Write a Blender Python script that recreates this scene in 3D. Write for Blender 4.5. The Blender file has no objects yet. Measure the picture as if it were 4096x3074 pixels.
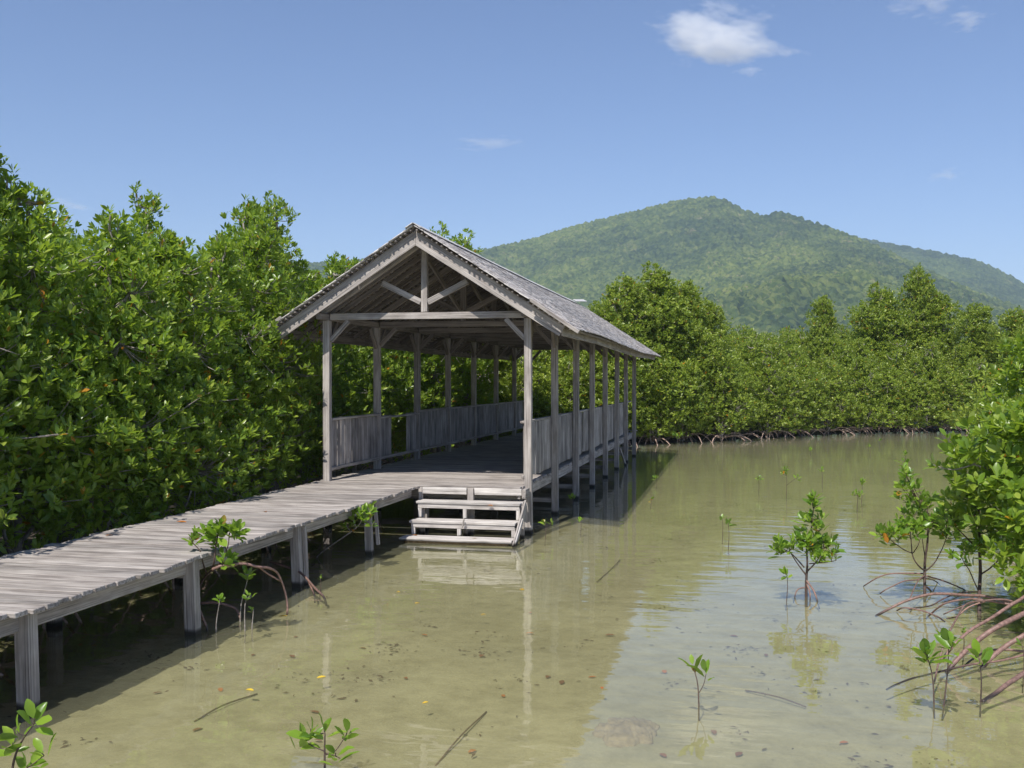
import bpy, bmesh, math, random
import numpy as np
from mathutils import Vector, Matrix

R = math.radians
SC = bpy.context.scene
COL = SC.collection

# ------------------------------------------------------------------ camera, sky, sun, exposure
cam_d = bpy.data.cameras.new('camera')
cam = bpy.data.objects.new('camera', cam_d)
COL.objects.link(cam)
cam_d.sensor_width = 36.0
cam_d.lens = 36.0 * 4033.0 / 4096.0
cam_d.clip_start = 0.1
cam_d.clip_end = 20000
cam.location = (2.97, -14.26, 2.197)
cam.rotation_euler = (R(90) - 0.0031, 0, 0.2199)
SC.camera = cam

SUN_DIR = Vector((-0.13, -0.735, 1.0)).normalized()      # towards the sun
w = bpy.data.worlds.new('World'); SC.world = w; w.use_nodes = True
nt = w.node_tree
bg = nt.nodes['Background']
sky = nt.nodes.new('ShaderNodeTexSky')
sky.sky_type = 'NISHITA'
sky.sun_disc = False
sky.sun_elevation = math.asin(SUN_DIR.z)
sky.sun_rotation = math.atan2(SUN_DIR.x, SUN_DIR.y)
sky.air_density = 1.0
sky.dust_density = 0.0
sky.ozone_density = 3.5
tint = nt.nodes.new('ShaderNodeMix'); tint.data_type = 'RGBA'; tint.blend_type = 'MULTIPLY'
tint.inputs['Factor'].default_value = 1.0; tint.inputs['B'].default_value = (0.83, 0.85, 1.01, 1)   # the camera's cool white balance
nt.links.new(sky.outputs[0], tint.inputs['A']); nt.links.new(tint.outputs['Result'], bg.inputs[0])
bg.inputs[1].default_value = 0.097

sun_d = bpy.data.lights.new('sun', 'SUN')
sun_d.energy = 4.9
sun_d.angle = R(0.55)
sun_d.color = (1.0, 0.955, 0.88)
sun = bpy.data.objects.new('sun', sun_d); COL.objects.link(sun)
sun.rotation_euler = SUN_DIR.to_track_quat('Z', 'Y').to_euler()
sun.location = (0, -20, 30)

SC.render.engine = 'CYCLES'
SC.view_settings.view_transform = 'Standard'
SC.view_settings.look = 'None'
SC.view_settings.exposure = 0.36
SC.view_settings.gamma = 1.0
SC.view_settings.use_curve_mapping = False
SC.cycles.max_bounces = 10
SC.cycles.diffuse_bounces = 3
SC.cycles.glossy_bounces = 4
SC.cycles.transparent_max_bounces = 10
SC.cycles.volume_bounces = 5

# ------------------------------------------------------------------ materials
def mat(name):
    m = bpy.data.materials.new(name); m.use_nodes = True
    n = m.node_tree.nodes; l = m.node_tree.links
    return m, n, l, n['Principled BSDF'], n['Material Output']

def noise(n, l, vec, scale, detail=4.0, rough=0.55):
    t = n.new('ShaderNodeTexNoise'); t.inputs['Scale'].default_value = scale
    t.inputs['Detail'].default_value = detail; t.inputs['Roughness'].default_value = rough
    if vec is not None: l.new(vec, t.inputs['Vector'])
    return t.outputs['Fac']

def ramp(n, l, fac, stops):
    r = n.new('ShaderNodeValToRGB'); e = r.color_ramp.elements
    while len(e) < len(stops): e.new(0.5)
    for k, (p, c) in enumerate(stops):
        e[k].position = p; e[k].color = (c[0], c[1], c[2], 1) if len(c) == 3 else c
    l.new(fac, r.inputs[0]); return r.outputs[0]

def mathn(n, l, op, a, b=None, clamp=False):
    m = n.new('ShaderNodeMath'); m.operation = op; m.use_clamp = clamp
    for i, v in enumerate((a, b)):
        if v is None: continue
        if isinstance(v, (int, float)): m.inputs[i].default_value = v
        else: l.new(v, m.inputs[i])
    return m.outputs[0]

def mixc(n, l, fac, a, b, mode='MIX'):
    m = n.new('ShaderNodeMix'); m.data_type = 'RGBA'; m.blend_type = mode
    for sock, v in ((m.inputs['Factor'], fac), (m.inputs['A'], a), (m.inputs['B'], b)):
        if isinstance(v, (int, float)): sock.default_value = v
        elif isinstance(v, tuple): sock.default_value = (v[0], v[1], v[2], 1)
        else: l.new(v, sock)
    return m.outputs['Result']

def mapping(n, l, src, scale, loc=None):
    m = n.new('ShaderNodeMapping'); m.inputs['Scale'].default_value = scale
    l.new(src, m.inputs['Vector'])
    if loc is not None: l.new(loc, m.inputs['Location'])
    return m.outputs[0]

def wood(name, dark, mid, light, var=0.30, stain=0.35, wet=True, rough=0.85):
    m, n, l, p, o = mat(name)
    tc = n.new('ShaderNodeTexCoord'); oi = n.new('ShaderNodeObjectInfo')
    cx = n.new('ShaderNodeCombineXYZ')
    l.new(mathn(n, l, 'MULTIPLY', oi.outputs['Random'], 37.0), cx.inputs[0])
    l.new(mathn(n, l, 'MULTIPLY', oi.outputs['Random'], 91.0), cx.inputs[1])
    g = mapping(n, l, tc.outputs['Object'], (1.6, 42, 42), cx.outputs[0])
    g2 = mapping(n, l, tc.outputs['Object'], (0.9, 130, 130), cx.outputs[0])
    b = mapping(n, l, tc.outputs['Object'], (3, 9, 9), cx.outputs[0])
    f1 = noise(n, l, g, 1.0, 5, 0.6); f2 = noise(n, l, g2, 1.0, 3, 0.6); f3 = noise(n, l, b, 1.0, 4)
    base = ramp(n, l, f1, [(0.25, dark), (0.5, mid), (0.75, light)])
    crack = ramp(n, l, f2, [(0.36, (0.25, 0.24, 0.24)), (0.47, (1, 1, 1))])
    c = mixc(n, l, 0.75, base, crack, 'MULTIPLY')
    st = ramp(n, l, f3, [(0.35, (0.52, 0.50, 0.50)), (0.6, (1, 1, 1)), (0.8, (1.1, 1.09, 1.07))])
    c = mixc(n, l, stain, c, st, 'MULTIPLY')
    vr = ramp(n, l, oi.outputs['Random'], [(0.0, (1 - var, 1 - var, 1 - var)), (0.5, (1, 0.985, 0.97)), (1.0, (1 + var * .45, 1 + var * .43, 1 + var * .4))])
    c = mixc(n, l, 1.0, c, vr, 'MULTIPLY')
    if wet:
        ge = n.new('ShaderNodeNewGeometry'); sx = n.new('ShaderNodeSeparateXYZ')
        l.new(ge.outputs['Position'], sx.inputs[0])
        zz = mathn(n, l, 'ADD', sx.outputs[2], mathn(n, l, 'MULTIPLY', f3, -0.05))
        wf = ramp(n, l, zz, [(0.0, (1, 1, 1)), (0.018, (0.7, 0.7, 0.7)), (0.036, (0, 0, 0))])
        c = mixc(n, l, wf, c, (0.035, 0.03, 0.025))
    l.new(c, p.inputs['Base Color'])
    p.inputs['Roughness'].default_value = rough
    p.inputs['Specular IOR Level'].default_value = 0.25
    bp = n.new('ShaderNodeBump'); bp.inputs['Strength'].default_value = 0.5; bp.inputs['Distance'].default_value = 0.006
    l.new(mathn(n, l, 'ADD', f1, mathn(n, l, 'MULTIPLY', f2, 0.8)), bp.inputs['Height'])
    l.new(bp.outputs[0], p.inputs['Normal'])
    return m

M_WOOD = wood('weathered_wood', (0.25, 0.225, 0.21), (0.42, 0.385, 0.36), (0.54, 0.505, 0.475), 0.16, 0.65)
M_PLANK = wood('weathered_plank', (0.19, 0.165, 0.15), (0.40, 0.365, 0.34), (0.56, 0.52, 0.49), 0.26, 0.7)
M_STEP = wood('pale_step_wood', (0.34, 0.315, 0.29), (0.60, 0.565, 0.535), (0.74, 0.71, 0.68), 0.12, 0.6)
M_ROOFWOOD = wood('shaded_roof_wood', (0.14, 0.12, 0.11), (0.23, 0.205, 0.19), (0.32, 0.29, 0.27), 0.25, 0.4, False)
M_BALUSTER = wood('grey_baluster_wood', (0.20, 0.18, 0.17), (0.36, 0.335, 0.32), (0.50, 0.47, 0.45), 0.34, 0.75)
M_CAP = wood('pale_ridge_cap', (0.45, 0.44, 0.44), (0.58, 0.57, 0.57), (0.68, 0.67, 0.67), 0.1, 0.3, False)

def shingle_mat():
    m, n, l, p, o = mat('weathered_shingle')
    oi = n.new('ShaderNodeObjectInfo'); ge = n.new('ShaderNodeNewGeometry')
    r = mathn(n, l, 'FRACT', mathn(n, l, 'ADD', oi.outputs['Random'], ge.outputs['Random Per Island']))
    c = ramp(n, l, r, [(0.0, (0.20, 0.175, 0.165)), (0.2, (0.37, 0.34, 0.325)), (0.5, (0.49, 0.46, 0.44)), (1.0, (0.65, 0.61, 0.59))])
    f = noise(n, l, mapping(n, l, ge.outputs['Position'], (6, 45, 6)), 1.0, 4)
    c = mixc(n, l, 0.8, c, ramp(n, l, f, [(0.3, (0.45, 0.43, 0.42)), (0.6, (1.1, 1.1, 1.1))]), 'MULTIPLY')
    f2 = noise(n, l, ge.outputs['Position'], 0.9, 3)
    c = mixc(n, l, 0.5, c, ramp(n, l, f2, [(0.35, (0.7, 0.68, 0.66)), (0.65, (1.1, 1.1, 1.1))]), 'MULTIPLY')
    l.new(c, p.inputs['Base Color']); p.inputs['Roughness'].default_value = 0.85
    p.inputs['Specular IOR Level'].default_value = 0.2
    bp = n.new('ShaderNodeBump'); bp.inputs['Strength'].default_value = 0.5; bp.inputs['Distance'].default_value = 0.005
    l.new(f, bp.inputs['Height']); l.new(bp.outputs[0], p.inputs['Normal'])
    return m
M_SHINGLE = shingle_mat()

def leaf_mat(name, stops, trans, tfac=0.28, rough=0.36, yellow=0.975):
    m, n, l, p, o = mat(name)
    oi = n.new('ShaderNodeObjectInfo'); ge = n.new('ShaderNodeNewGeometry')
    r = mathn(n, l, 'FRACT', mathn(n, l, 'ADD', mathn(n, l, 'MULTIPLY', oi.outputs['Random'], 1.0), ge.outputs['Random Per Island']))
    c = ramp(n, l, r, stops)
    r2 = mathn(n, l, 'FRACT', mathn(n, l, 'MULTIPLY', r, 57.31))
    y = mathn(n, l, 'GREATER_THAN', r2, yellow)
    yc = ramp(n, l, mathn(n, l, 'FRACT', mathn(n, l, 'MULTIPLY', r, 913.7)), [(0.0, (0.42, 0.28, 0.02)), (0.5, (0.55, 0.22, 0.02)), (1.0, (0.30, 0.24, 0.04))])
    # paler back face, as on a real mangrove leaf
    c = mixc(n, l, mathn(n, l, 'MULTIPLY', ge.outputs['Backfacing'], 0.45), c, (0.15, 0.20, 0.06))
    c = mixc(n, l, y, c, yc)
    l.new(c, p.inputs['Base Color'])
    p.inputs['Roughness'].default_value = rough
    p.inputs['Specular IOR Level'].default_value = 0.5
    tr = n.new('ShaderNodeBsdfTranslucent')
    l.new(mixc(n, l, y, trans, yc), tr.inputs['Color'])
    mx = n.new('ShaderNodeMixShader'); mx.inputs[0].default_value = tfac
    l.new(p.outputs[0], mx.inputs[1]); l.new(tr.outputs[0], mx.inputs[2]); l.new(mx.outputs[0], o.inputs[0])
    return m
M_LEAF = leaf_mat('mangrove_leaf', [(0.0, (0.055, 0.115, 0.017)), (0.35, (0.15, 0.25, 0.03)), (0.75, (0.235, 0.33, 0.04)), (1.0, (0.34, 0.41, 0.07))], (0.38, 0.54, 0.035), 0.42, 0.33, yellow=0.988)
M_LEAF_FAR = leaf_mat('mangrove_leaf_far', [(0.0, (0.09, 0.15, 0.018)), (0.35, (0.20, 0.275, 0.03)), (0.75, (0.27, 0.345, 0.042)), (1.0, (0.36, 0.40, 0.07))], (0.34, 0.46, 0.04), 0.34, yellow=0.991)
M_LEAF_YOUNG = leaf_mat('sapling_leaf', [(0.0, (0.08, 0.17, 0.02)), (0.5, (0.17, 0.29, 0.03)), (1.0, (0.28, 0.40, 0.05))], (0.34, 0.54, 0.04), 0.40, 0.32, yellow=0.99)

def simple(name, c1, c2, scale=30, rough=0.8, bump=0.4, wet=False):
    m, n, l, p, o = mat(name)
    ge = n.new('ShaderNodeNewGeometry'); oi = n.new('ShaderNodeObjectInfo')
    f = noise(n, l, ge.outputs['Position'], scale, 5)
    c = ramp(n, l, f, [(0.3, c1), (0.7, c2)])
    v = ramp(n, l, oi.outputs['Random'], [(0, (0.75, 0.75, 0.75)), (1, (1.15, 1.12, 1.1))])
    c = mixc(n, l, 1.0, c, v, 'MULTIPLY')
    if wet:
        sx = n.new('ShaderNodeSeparateXYZ'); l.new(ge.outputs['Position'], sx.inputs[0])
        c = mixc(n, l, ramp(n, l, sx.outputs[2], [(0.01, (1, 1, 1)), (0.05, (0, 0, 0))]), c, (0.03, 0.022, 0.02))
    l.new(c, p.inputs['Base Color']); p.inputs['Roughness'].default_value = rough
    bp = n.new('ShaderNodeBump'); bp.inputs['Strength'].default_value = bump; bp.inputs['Distance'].default_value = 0.006
    l.new(f, bp.inputs['Height']); l.new(bp.outputs[0], p.inputs['Normal'])
    return m
M_BARK = simple('mangrove_bark', (0.15, 0.13, 0.115), (0.38, 0.345, 0.315), 25)
M_TWIG = simple('young_twig', (0.10, 0.07, 0.05), (0.22, 0.15, 0.10), 60)
M_STEMDK = simple('dark_sapling_stem', (0.045, 0.03, 0.025), (0.12, 0.08, 0.065), 60)
M_ROOT = simple('red_prop_root', (0.11, 0.066, 0.054), (0.29, 0.175, 0.145), 40, 0.55, wet=True)
M_ROOTFAR = simple('grey_prop_root', (0.22, 0.15, 0.12), (0.50, 0.37, 0.31), 30, 0.75)
M_ROCK = simple('sunken_rock', (0.30, 0.25, 0.17), (0.52, 0.45, 0.32), 14, 0.9, 0.8)
M_DEBRIS = simple('sunken_debris', (0.09, 0.06, 0.03), (0.20, 0.14, 0.08), 30, 0.9)

def flat_leaf(name, c):
    m, n, l, p, o = mat(name)
    oi = n.new('ShaderNodeObjectInfo')
    l.new(mixc(n, l, 1.0, c, ramp(n, l, oi.outputs['Random'], [(0, (0.7, 0.6, 0.6)), (1, (1.2, 1.2, 1.2))]), 'MULTIPLY'), p.inputs['Base Color'])
    p.inputs['Roughness'].default_value = 0.5
    return m
M_YLEAF = flat_leaf('yellow_fallen_leaf', (0.62, 0.42, 0.03))
M_OLEAF = flat_leaf('orange_fallen_leaf', (0.55, 0.20, 0.03))
M_BLEAF = flat_leaf('brown_fallen_leaf', (0.26, 0.10, 0.035))

def bed_mat():
    m, n, l, p, o = mat('silty_mud')
    ge = n.new('ShaderNodeNewGeometry'); pos = ge.outputs['Position']
    f = noise(n, l, pos, 0.55, 5); f2 = noise(n, l, pos, 5.0, 6, 0.65); f3 = noise(n, l, mapping(n, l, pos, (9, 22, 9)), 1.0, 6, 0.75); f4 = noise(n, l, pos, 60, 4, 0.7)
    c = ramp(n, l, f, [(0.3, (0.40, 0.385, 0.275)), (0.7, (0.50, 0.485, 0.36))])
    c = mixc(n, l, 0.7, c, ramp(n, l, f2, [(0.3, (0.62, 0.60, 0.52)), (0.6, (1.05, 1.05, 1.03))]), 'MULTIPLY')
    sp = ramp(n, l, mathn(n, l, 'MULTIPLY', f3, f2), [(0.385, (0, 0, 0)), (0.47, (1, 1, 1))])
    c = mixc(n, l, mathn(n, l, 'MULTIPLY', sp, 0.75), c, (0.10, 0.07, 0.035))
    c = mixc(n, l, 0.35, c, ramp(n, l, f4, [(0.3, (0.7, 0.68, 0.62)), (0.65, (1.1, 1.1, 1.1))]), 'MULTIPLY')
    sx = n.new('ShaderNodeSeparateXYZ'); l.new(pos, sx.inputs[0])
    up = ramp(n, l, mathn(n, l, 'ADD', sx.outputs[2], 0.06), [(0.0, (0, 0, 0)), (0.05, (1, 1, 1))])
    c = mixc(n, l, up, c, (0.075, 0.06, 0.045))
    l.new(c, p.inputs['Base Color']); p.inputs['Roughness'].default_value = 0.9
    bp = n.new('ShaderNodeBump'); bp.inputs['Strength'].default_value = 0.5; bp.inputs['Distance'].default_value = 0.02
    l.new(f2, bp.inputs['Height']); l.new(bp.outputs[0], p.inputs['Normal'])
    return m
M_BED = bed_mat()

def water_mat():
    m, n, l, p, o = mat('murky_shallow_water')
    n.remove(p)
    ge = n.new('ShaderNodeNewGeometry'); pos = ge.outputs['Position']
    # small wind ripples, stronger in patches
    a = noise(n, l, mapping(n, l, pos, (1.3, 3.6, 1)), 1.0, 1.5, 0.4)
    b = noise(n, l, mapping(n, l, pos, (7, 22, 1)), 1.0, 2, 0.5)
    c = noise(n, l, mapping(n, l, pos, (0.12, 0.16, 1)), 1.0, 2, 0.5)
    amp = ramp(n, l, c, [(0.42, (0.10, 0.10, 0.10)), (0.62, (1, 1, 1))])
    sy = n.new('ShaderNodeSeparateXYZ'); l.new(pos, sy.inputs[0])
    yy = mathn(n, l, 'MULTIPLY', mathn(n, l, 'ADD', sy.outputs[1], 9.0), 0.03, True)
    amp = mathn(n, l, 'MULTIPLY', mathn(n, l, 'ADD', amp, -0.06), mathn(n, l, 'MULTIPLY', mathn(n, l, 'ADD', yy, 0.1), 0.75))
    d2 = noise(n, l, mapping(n, l, pos, (3.2, 9.0, 1)), 1.0, 1.0, 0.4)
    a = mathn(n, l, 'ADD', a, mathn(n, l, 'MULTIPLY', d2, 0.22))
    h = mathn(n, l, 'ADD', mathn(n, l, 'MULTIPLY', a, 1.0), mathn(n, l, 'MULTIPLY', mathn(n, l, 'MULTIPLY', b, amp), 0.55))
    bp = n.new('ShaderNodeBump'); bp.inputs['Strength'].default_value = 1.0; bp.inputs['Distance'].default_value = 0.0055
    l.new(h, bp.inputs['Height'])
    fr = n.new('ShaderNodeFresnel'); fr.inputs['IOR'].default_value = 1.46
    gl = n.new('ShaderNodeBsdfGlossy'); gl.inputs['Roughness'].default_value = 0.0
    gl.inputs['Color'].default_value = (1, 1, 1, 1)
    l.new(bp.outputs[0], fr.inputs['Normal']); l.new(bp.outputs[0], gl.inputs['Normal'])
    tr = n.new('ShaderNodeBsdfTransparent'); tr.inputs['Color'].default_value = (0.90, 0.89, 0.76, 1)
    df = n.new('ShaderNodeBsdfDiffuse')
    mk = noise(n, l, mapping(n, l, pos, (0.5, 0.9, 1)), 1.0, 4)
    l.new(ramp(n, l, mk, [(0.3, (0.225, 0.222, 0.140)), (0.7, (0.29, 0.287, 0.19))]), df.inputs['Color'])
    m1 = n.new('ShaderNodeMixShader')
    dist = mathn(n, l, 'ADD', 0.26, mathn(n, l, 'MULTIPLY', mathn(n, l, 'MULTIPLY', mathn(n, l, 'ADD', sy.outputs[1], 8.0), 0.02, True), 0.35))
    l.new(dist, m1.inputs[0])
    l.new(tr.outputs[0], m1.inputs[1]); l.new(df.outputs[0], m1.inputs[2])
    m2 = n.new('ShaderNodeMixShader')
    l.new(fr.outputs[0], m2.inputs[0]); l.new(m1.outputs[0], m2.inputs[1]); l.new(gl.outputs[0], m2.inputs[2])
    l.new(m2.outputs[0], o.inputs[0])
    return m
M_WATER = water_mat()

def hill_mat(name, tint):
    m, n, l, p, o = mat(name)
    ge = n.new('ShaderNodeNewGeometry'); pos = ge.outputs['Position']
    vo = n.new('ShaderNodeTexVoronoi'); vo.inputs['Scale'].default_value = 0.26; l.new(pos, vo.inputs['Vector'])
    vr = n.new('ShaderNodeSeparateColor'); l.new(vo.outputs['Color'], vr.inputs[0])
    f = noise(n, l, pos, 0.006, 5, 0.6); f2 = noise(n, l, pos, 0.035, 5, 0.6); f3 = noise(n, l, pos, 0.5, 3, 0.6)
    a = ramp(n, l, vr.outputs[0], [(0, (0.014, 0.030, 0.016)), (0.5, (0.030, 0.055, 0.025)), (1, (0.070, 0.096, 0.034))])
    b = ramp(n, l, vr.outputs[0], [(0, (0.040, 0.068, 0.022)), (0.5, (0.088, 0.125, 0.032)), (1, (0.155, 0.18, 0.05))])
    c = mixc(n, l, ramp(n, l, mathn(n, l, 'ADD', mathn(n, l, 'MULTIPLY', f, 0.6), mathn(n, l, 'MULTIPLY', f2, 0.4)), [(0.42, (0, 0, 0)), (0.58, (1, 1, 1))]), a, b)
    sp = ramp(n, l, mathn(n, l, 'MULTIPLY', f2, f3), [(0.355, (0, 0, 0)), (0.40, (1, 1, 1))])
    c = mixc(n, l, mathn(n, l, 'MULTIPLY', sp, 0.6), c, (0.27, 0.20, 0.14))
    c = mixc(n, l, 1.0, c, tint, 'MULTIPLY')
    l.new(c, p.inputs['Base Color']); p.inputs['Roughness'].default_value = 0.9
    p.inputs['Specular IOR Level'].default_value = 0.1
    bp = n.new('ShaderNodeBump'); bp.inputs['Strength'].default_value = 0.7; bp.inputs['Distance'].default_value = 2.5
    l.new(f3, bp.inputs['Height']); l.new(bp.outputs[0], p.inputs['Normal'])
    return m
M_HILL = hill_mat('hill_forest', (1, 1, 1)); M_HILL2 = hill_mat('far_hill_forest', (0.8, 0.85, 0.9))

# ------------------------------------------------------------------ mesh helpers
def mk(name, V, F, material, smooth=False):
    V = np.ascontiguousarray(V, np.float32); F = np.ascontiguousarray(F, np.int32)
    me = bpy.data.meshes.new(name)
    me.vertices.add(len(V)); me.vertices.foreach_set('co', V.ravel())
    k = F.shape[1]
    me.loops.add(F.size); me.loops.foreach_set('vertex_index', F.ravel())
    me.polygons.add(len(F)); me.polygons.foreach_set('loop_start', np.arange(0, F.size, k, dtype=np.int32))
    if smooth: me.polygons.foreach_set('use_smooth', np.ones(len(F), dtype=bool))
    me.update(calc_edges=True); me.validate(verbose=False)
    me.materials.append(material)
    return me

def link(name, me, parent=None, loc=None, mw=None):
    o = bpy.data.objects.new(name, me); COL.objects.link(o)
    if parent is not None:
        o.parent = parent
        base = Vector(parent['_o']) if '_o' in parent else Vector((0, 0, 0))
    else: base = Vector((0, 0, 0))
    if mw is not None:
        o.matrix_local = Matrix.Translation(-base) @ mw
    elif loc is not None: o.location = Vector(loc) - base
    else: o.location = -base
    return o

def thing(name, label, cat, loc, group=None):
    o = bpy.data.objects.new(name, None); COL.objects.link(o)
    o.location = loc; o.empty_display_size = 0.1
    o['_o'] = tuple(loc); o['label'] = label; o['category'] = cat
    if group: o['group'] = group
    return o

def tag(o, label=None, cat=None, group=None, kind=None):
    for k, v in (('label', label), ('category', cat), ('group', group), ('kind', kind)):
        if v: o[k] = v
    return o

_box = {}
def box_mesh(L, W, H, material, bev=0.004, seed=0):
    key = (round(L, 3), round(W, 4), round(H, 4), material.name, seed)
    if key in _box: return _box[key]
    rnd = random.Random(seed * 7 + 1)
    bm = bmesh.new(); bmesh.ops.create_cube(bm, size=1.0)
    for v in bm.verts:
        v.co = Vector((v.co.x * L, v.co.y * W, v.co.z * H))
        if seed:
            v.co.x += rnd.uniform(-.006, .006); v.co.y += rnd.uniform(-.003, .003); v.co.z += rnd.uniform(-.0015, .0015)
    b = min(bev, W * .2, H * .2)
    if b > 0.0008: bmesh.ops.bevel(bm, geom=bm.edges[:], offset=b, segments=1, affect='EDGES')
    me = bpy.data.meshes.new('board'); bm.to_mesh(me); bm.free(); me.materials.append(material)
    _box[key] = me
    return me

def beam(name, parent, p0, p1, W, H, material, seed=0, up=(0, 0, 1), twist=0.0, ext=0.0):
    p0 = Vector(p0); p1 = Vector(p1); x = (p1 - p0); L = x.length + 2 * ext; x.normalize()
    u = Vector(up)
    if abs(x.dot(u)) > 0.98: u = Vector((0, 1, 0))
    y = u.cross(x).normalized(); z = x.cross(y)
    m = Matrix((x, y, z)).transposed().to_4x4()
    if twist: m = m @ Matrix.Rotation(twist, 4, 'X')
    m.translation = (p0 + p1) / 2
    return link(name, box_mesh(L, W, H, material, seed=seed), parent, mw=m)

def tube_arrays(pts, rad, sides=6, taper=None):
    P = np.array(pts, float); n = len(P)
    rad = np.full(n, rad, float) if np.isscalar(rad) else np.array(rad, float)
    T = np.gradient(P, axis=0); T /= np.linalg.norm(T, axis=1)[:, None] + 1e-9
    ref = np.array([0.3, 0.1, 1.0]) if abs(T[:, 2].mean()) < .7 else np.array([1.0, .2, .1])
    A = np.cross(T, ref); A /= np.linalg.norm(A, axis=1)[:, None] + 1e-9
    B = np.cross(T, A)
    an = np.linspace(0, 2 * np.pi, sides, endpoint=False)
    V = P[:, None] + rad[:, None, None] * (A[:, None] * np.cos(an)[None, :, None] + B[:, None] * np.sin(an)[None, :, None])
    V = V.reshape(-1, 3)
    F = []
    for i in range(n - 1):
        for j in range(sides):
            a = i * sides + j; b = i * sides + (j + 1) % sides
            F.append((a, b, b + sides, a + sides))
    # end caps as quads fans collapse
    V = np.vstack([V, P[:1], P[-1:]])
    c0 = len(V) - 2; c1 = len(V) - 1
    for j in range(0, sides, 2):
        a = j; b = (j + 1) % sides; c = (j + 2) % sides
        F.append((c0, c, b, a))
        o = (n - 1) * sides; F.append((c1, o + a, o + b, o + c))
    return V, np.array(F)

def smooth_path(pts, k=4):
    P = np.array(pts, float)
    if len(P) < 3: return P
    out = []
    Q = np.vstack([2 * P[0] - P[1], P, 2 * P[-1] - P[-2]])
    for i in range(1, len(Q) - 2):
        for t in np.linspace(0, 1, k, endpoint=False):
            a, b, c, d = Q[i - 1], Q[i], Q[i + 1], Q[i + 2]
            out.append(.5 * ((2 * b) + (-a + c) * t + (2 * a - 5 * b + 4 * c - d) * t * t + (-a + 3 * b - 3 * c + d) * t ** 3))
    out.append(P[-1]); return np.array(out)

def tubes_mesh(name, items, material, sides=6):
    Vs = []; Fs = []; off = 0
    for pts, rad in items:
        V, F = tube_arrays(pts, rad, sides); Vs.append(V); Fs.append(F + off); off += len(V)
    return mk(name, np.vstack(Vs), np.vstack(Fs), material, True)

# leaf templates: length 1 along +X, upper side +Z
LEAF8_V = np.array([(0, 0, 0), (.34, 0, -.035), (.70, 0, -.03), (1, 0, -.09), (.30, .19, .03), (.66, .23, .03), (.30, -.19, .03), (.66, -.23, .03), (.90, .115, -.03), (.90, -.115, -.03)], float)
LEAF8_F = np.array([(0, 1, 4, 4), (1, 2, 5, 4), (2, 3, 8, 5), (0, 6, 1, 1), (1, 6, 7, 2), (2, 7, 9, 3)])
LEAF4_V = np.array([(0, 0, 0), (.33, .18, .03), (.72, .175, .02), (1, 0, -.05), (.72, -.175, .02), (.33, -.18, .03)], float)
LEAF4_F = np.array([(0, 3, 2, 1), (0, 5, 4, 3)])
LEAF2_V = np.array([(0, 0, 0), (.5, .21, .03), (1, 0, -.04), (.5, -.21, .03)], float)
LEAF2_F = np.array([(0, 2, 1, 1), (0, 3, 2, 2)])

def nrm(a): return a / (np.linalg.norm(a, axis=-1, keepdims=True) + 1e-9)

def shoots(lobes, dens, rng, up=0.75, shell=(0.58, 1.10), zmin=0.12):
    """lobes: (x,y,z, rx,ry,rz) -> tip positions and axes spread over the lobes' outer shells"""
    Ps = []; As = []
    for (x, y, z, rx, ry, rz) in lobes:
        n = max(3, int(dens * (rx * ry + rx * rz + ry * rz) * 4.19))
        d = rng.normal(size=(n, 3)); d[:, 2] += 0.30; d = nrm(d)
        rr = shell[0] + (shell[1] - shell[0]) * rng.random(n) ** 0.7
        wob = 1 + .13 * np.sin(d[:, 0] * 5 + x * 7) * np.cos(d[:, 1] * 6 + y * 5) + .12 * np.sin(d[:, 2] * 9 + z) + .10 * np.sin(d[:, 0] * 11 + d[:, 1] * 9 + z * 3)
        p = np.array([x, y, z]) + d * np.array([rx, ry, rz]) * (rr * wob)[:, None]
        a = nrm(d * .62 + np.array([0, 0, up]) + rng.normal(size=(n, 3)) * .28)
        Ps.append(p); As.append(a)
    P = np.vstack(Ps); A = np.vstack(As); k = P[:, 2] > zmin
    return P[k], A[k]

def leaves(P, A, k, L, rng, lo=22, hi=78):
    n = len(P)
    ref = nrm(rng.normal(size=(n, 3))); U = nrm(np.cross(A, ref)); W = np.cross(A, U)
    outP = []; outR = []; outS = []
    ph = rng.random(n) * 6.28
    for j in range(k):
        an = ph + j * 2.4 + rng.normal(size=n) * .25
        t = (j + .5) / k
        ti = np.radians(lo + (hi - lo) * t + rng.normal(size=n) * 9)
        D = A * np.cos(ti)[:, None] + (U * np.cos(an)[:, None] + W * np.sin(an)[:, None]) * np.sin(ti)[:, None]
        Z = nrm(A - D * (A * D).sum(1)[:, None] + rng.normal(size=(n, 3)) * .22)
        Z = nrm(Z - D * (Z * D).sum(1)[:, None]); Y = np.cross(Z, D)
        s = L * (0.50 + .66 * rng.random(n)) * (0.72 + .38 * t)
        outP.append(P - A * (L * .55 * t) + D * (L * .10)); outR.append(np.stack([D, Y, Z], -1)); outS.append(s)
    return np.vstack(outP), np.vstack(outR), np.concatenate(outS)

def merge_leaves(name, tmpl, P, Rm, S, material):
    TV, TF = tmpl
    V = P[:, None] + np.einsum('nij,kj->nki', Rm, TV) * S[:, None, None]
    F = (TF[None] + (np.arange(len(P)) * len(TV))[:, None, None]).reshape(-1, 4)
    tri = TF[:, 2] == TF[:, 3]
    # mixed tris/quads: split to tris
    F3a = F[:, [0, 1, 2]]; q = np.tile(~tri, len(P)); F3b = F[q][:, [0, 2, 3]]
    me = mk(name, V.reshape(-1, 3), np.vstack([F3a, F3b]), material, False)
    return me

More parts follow.
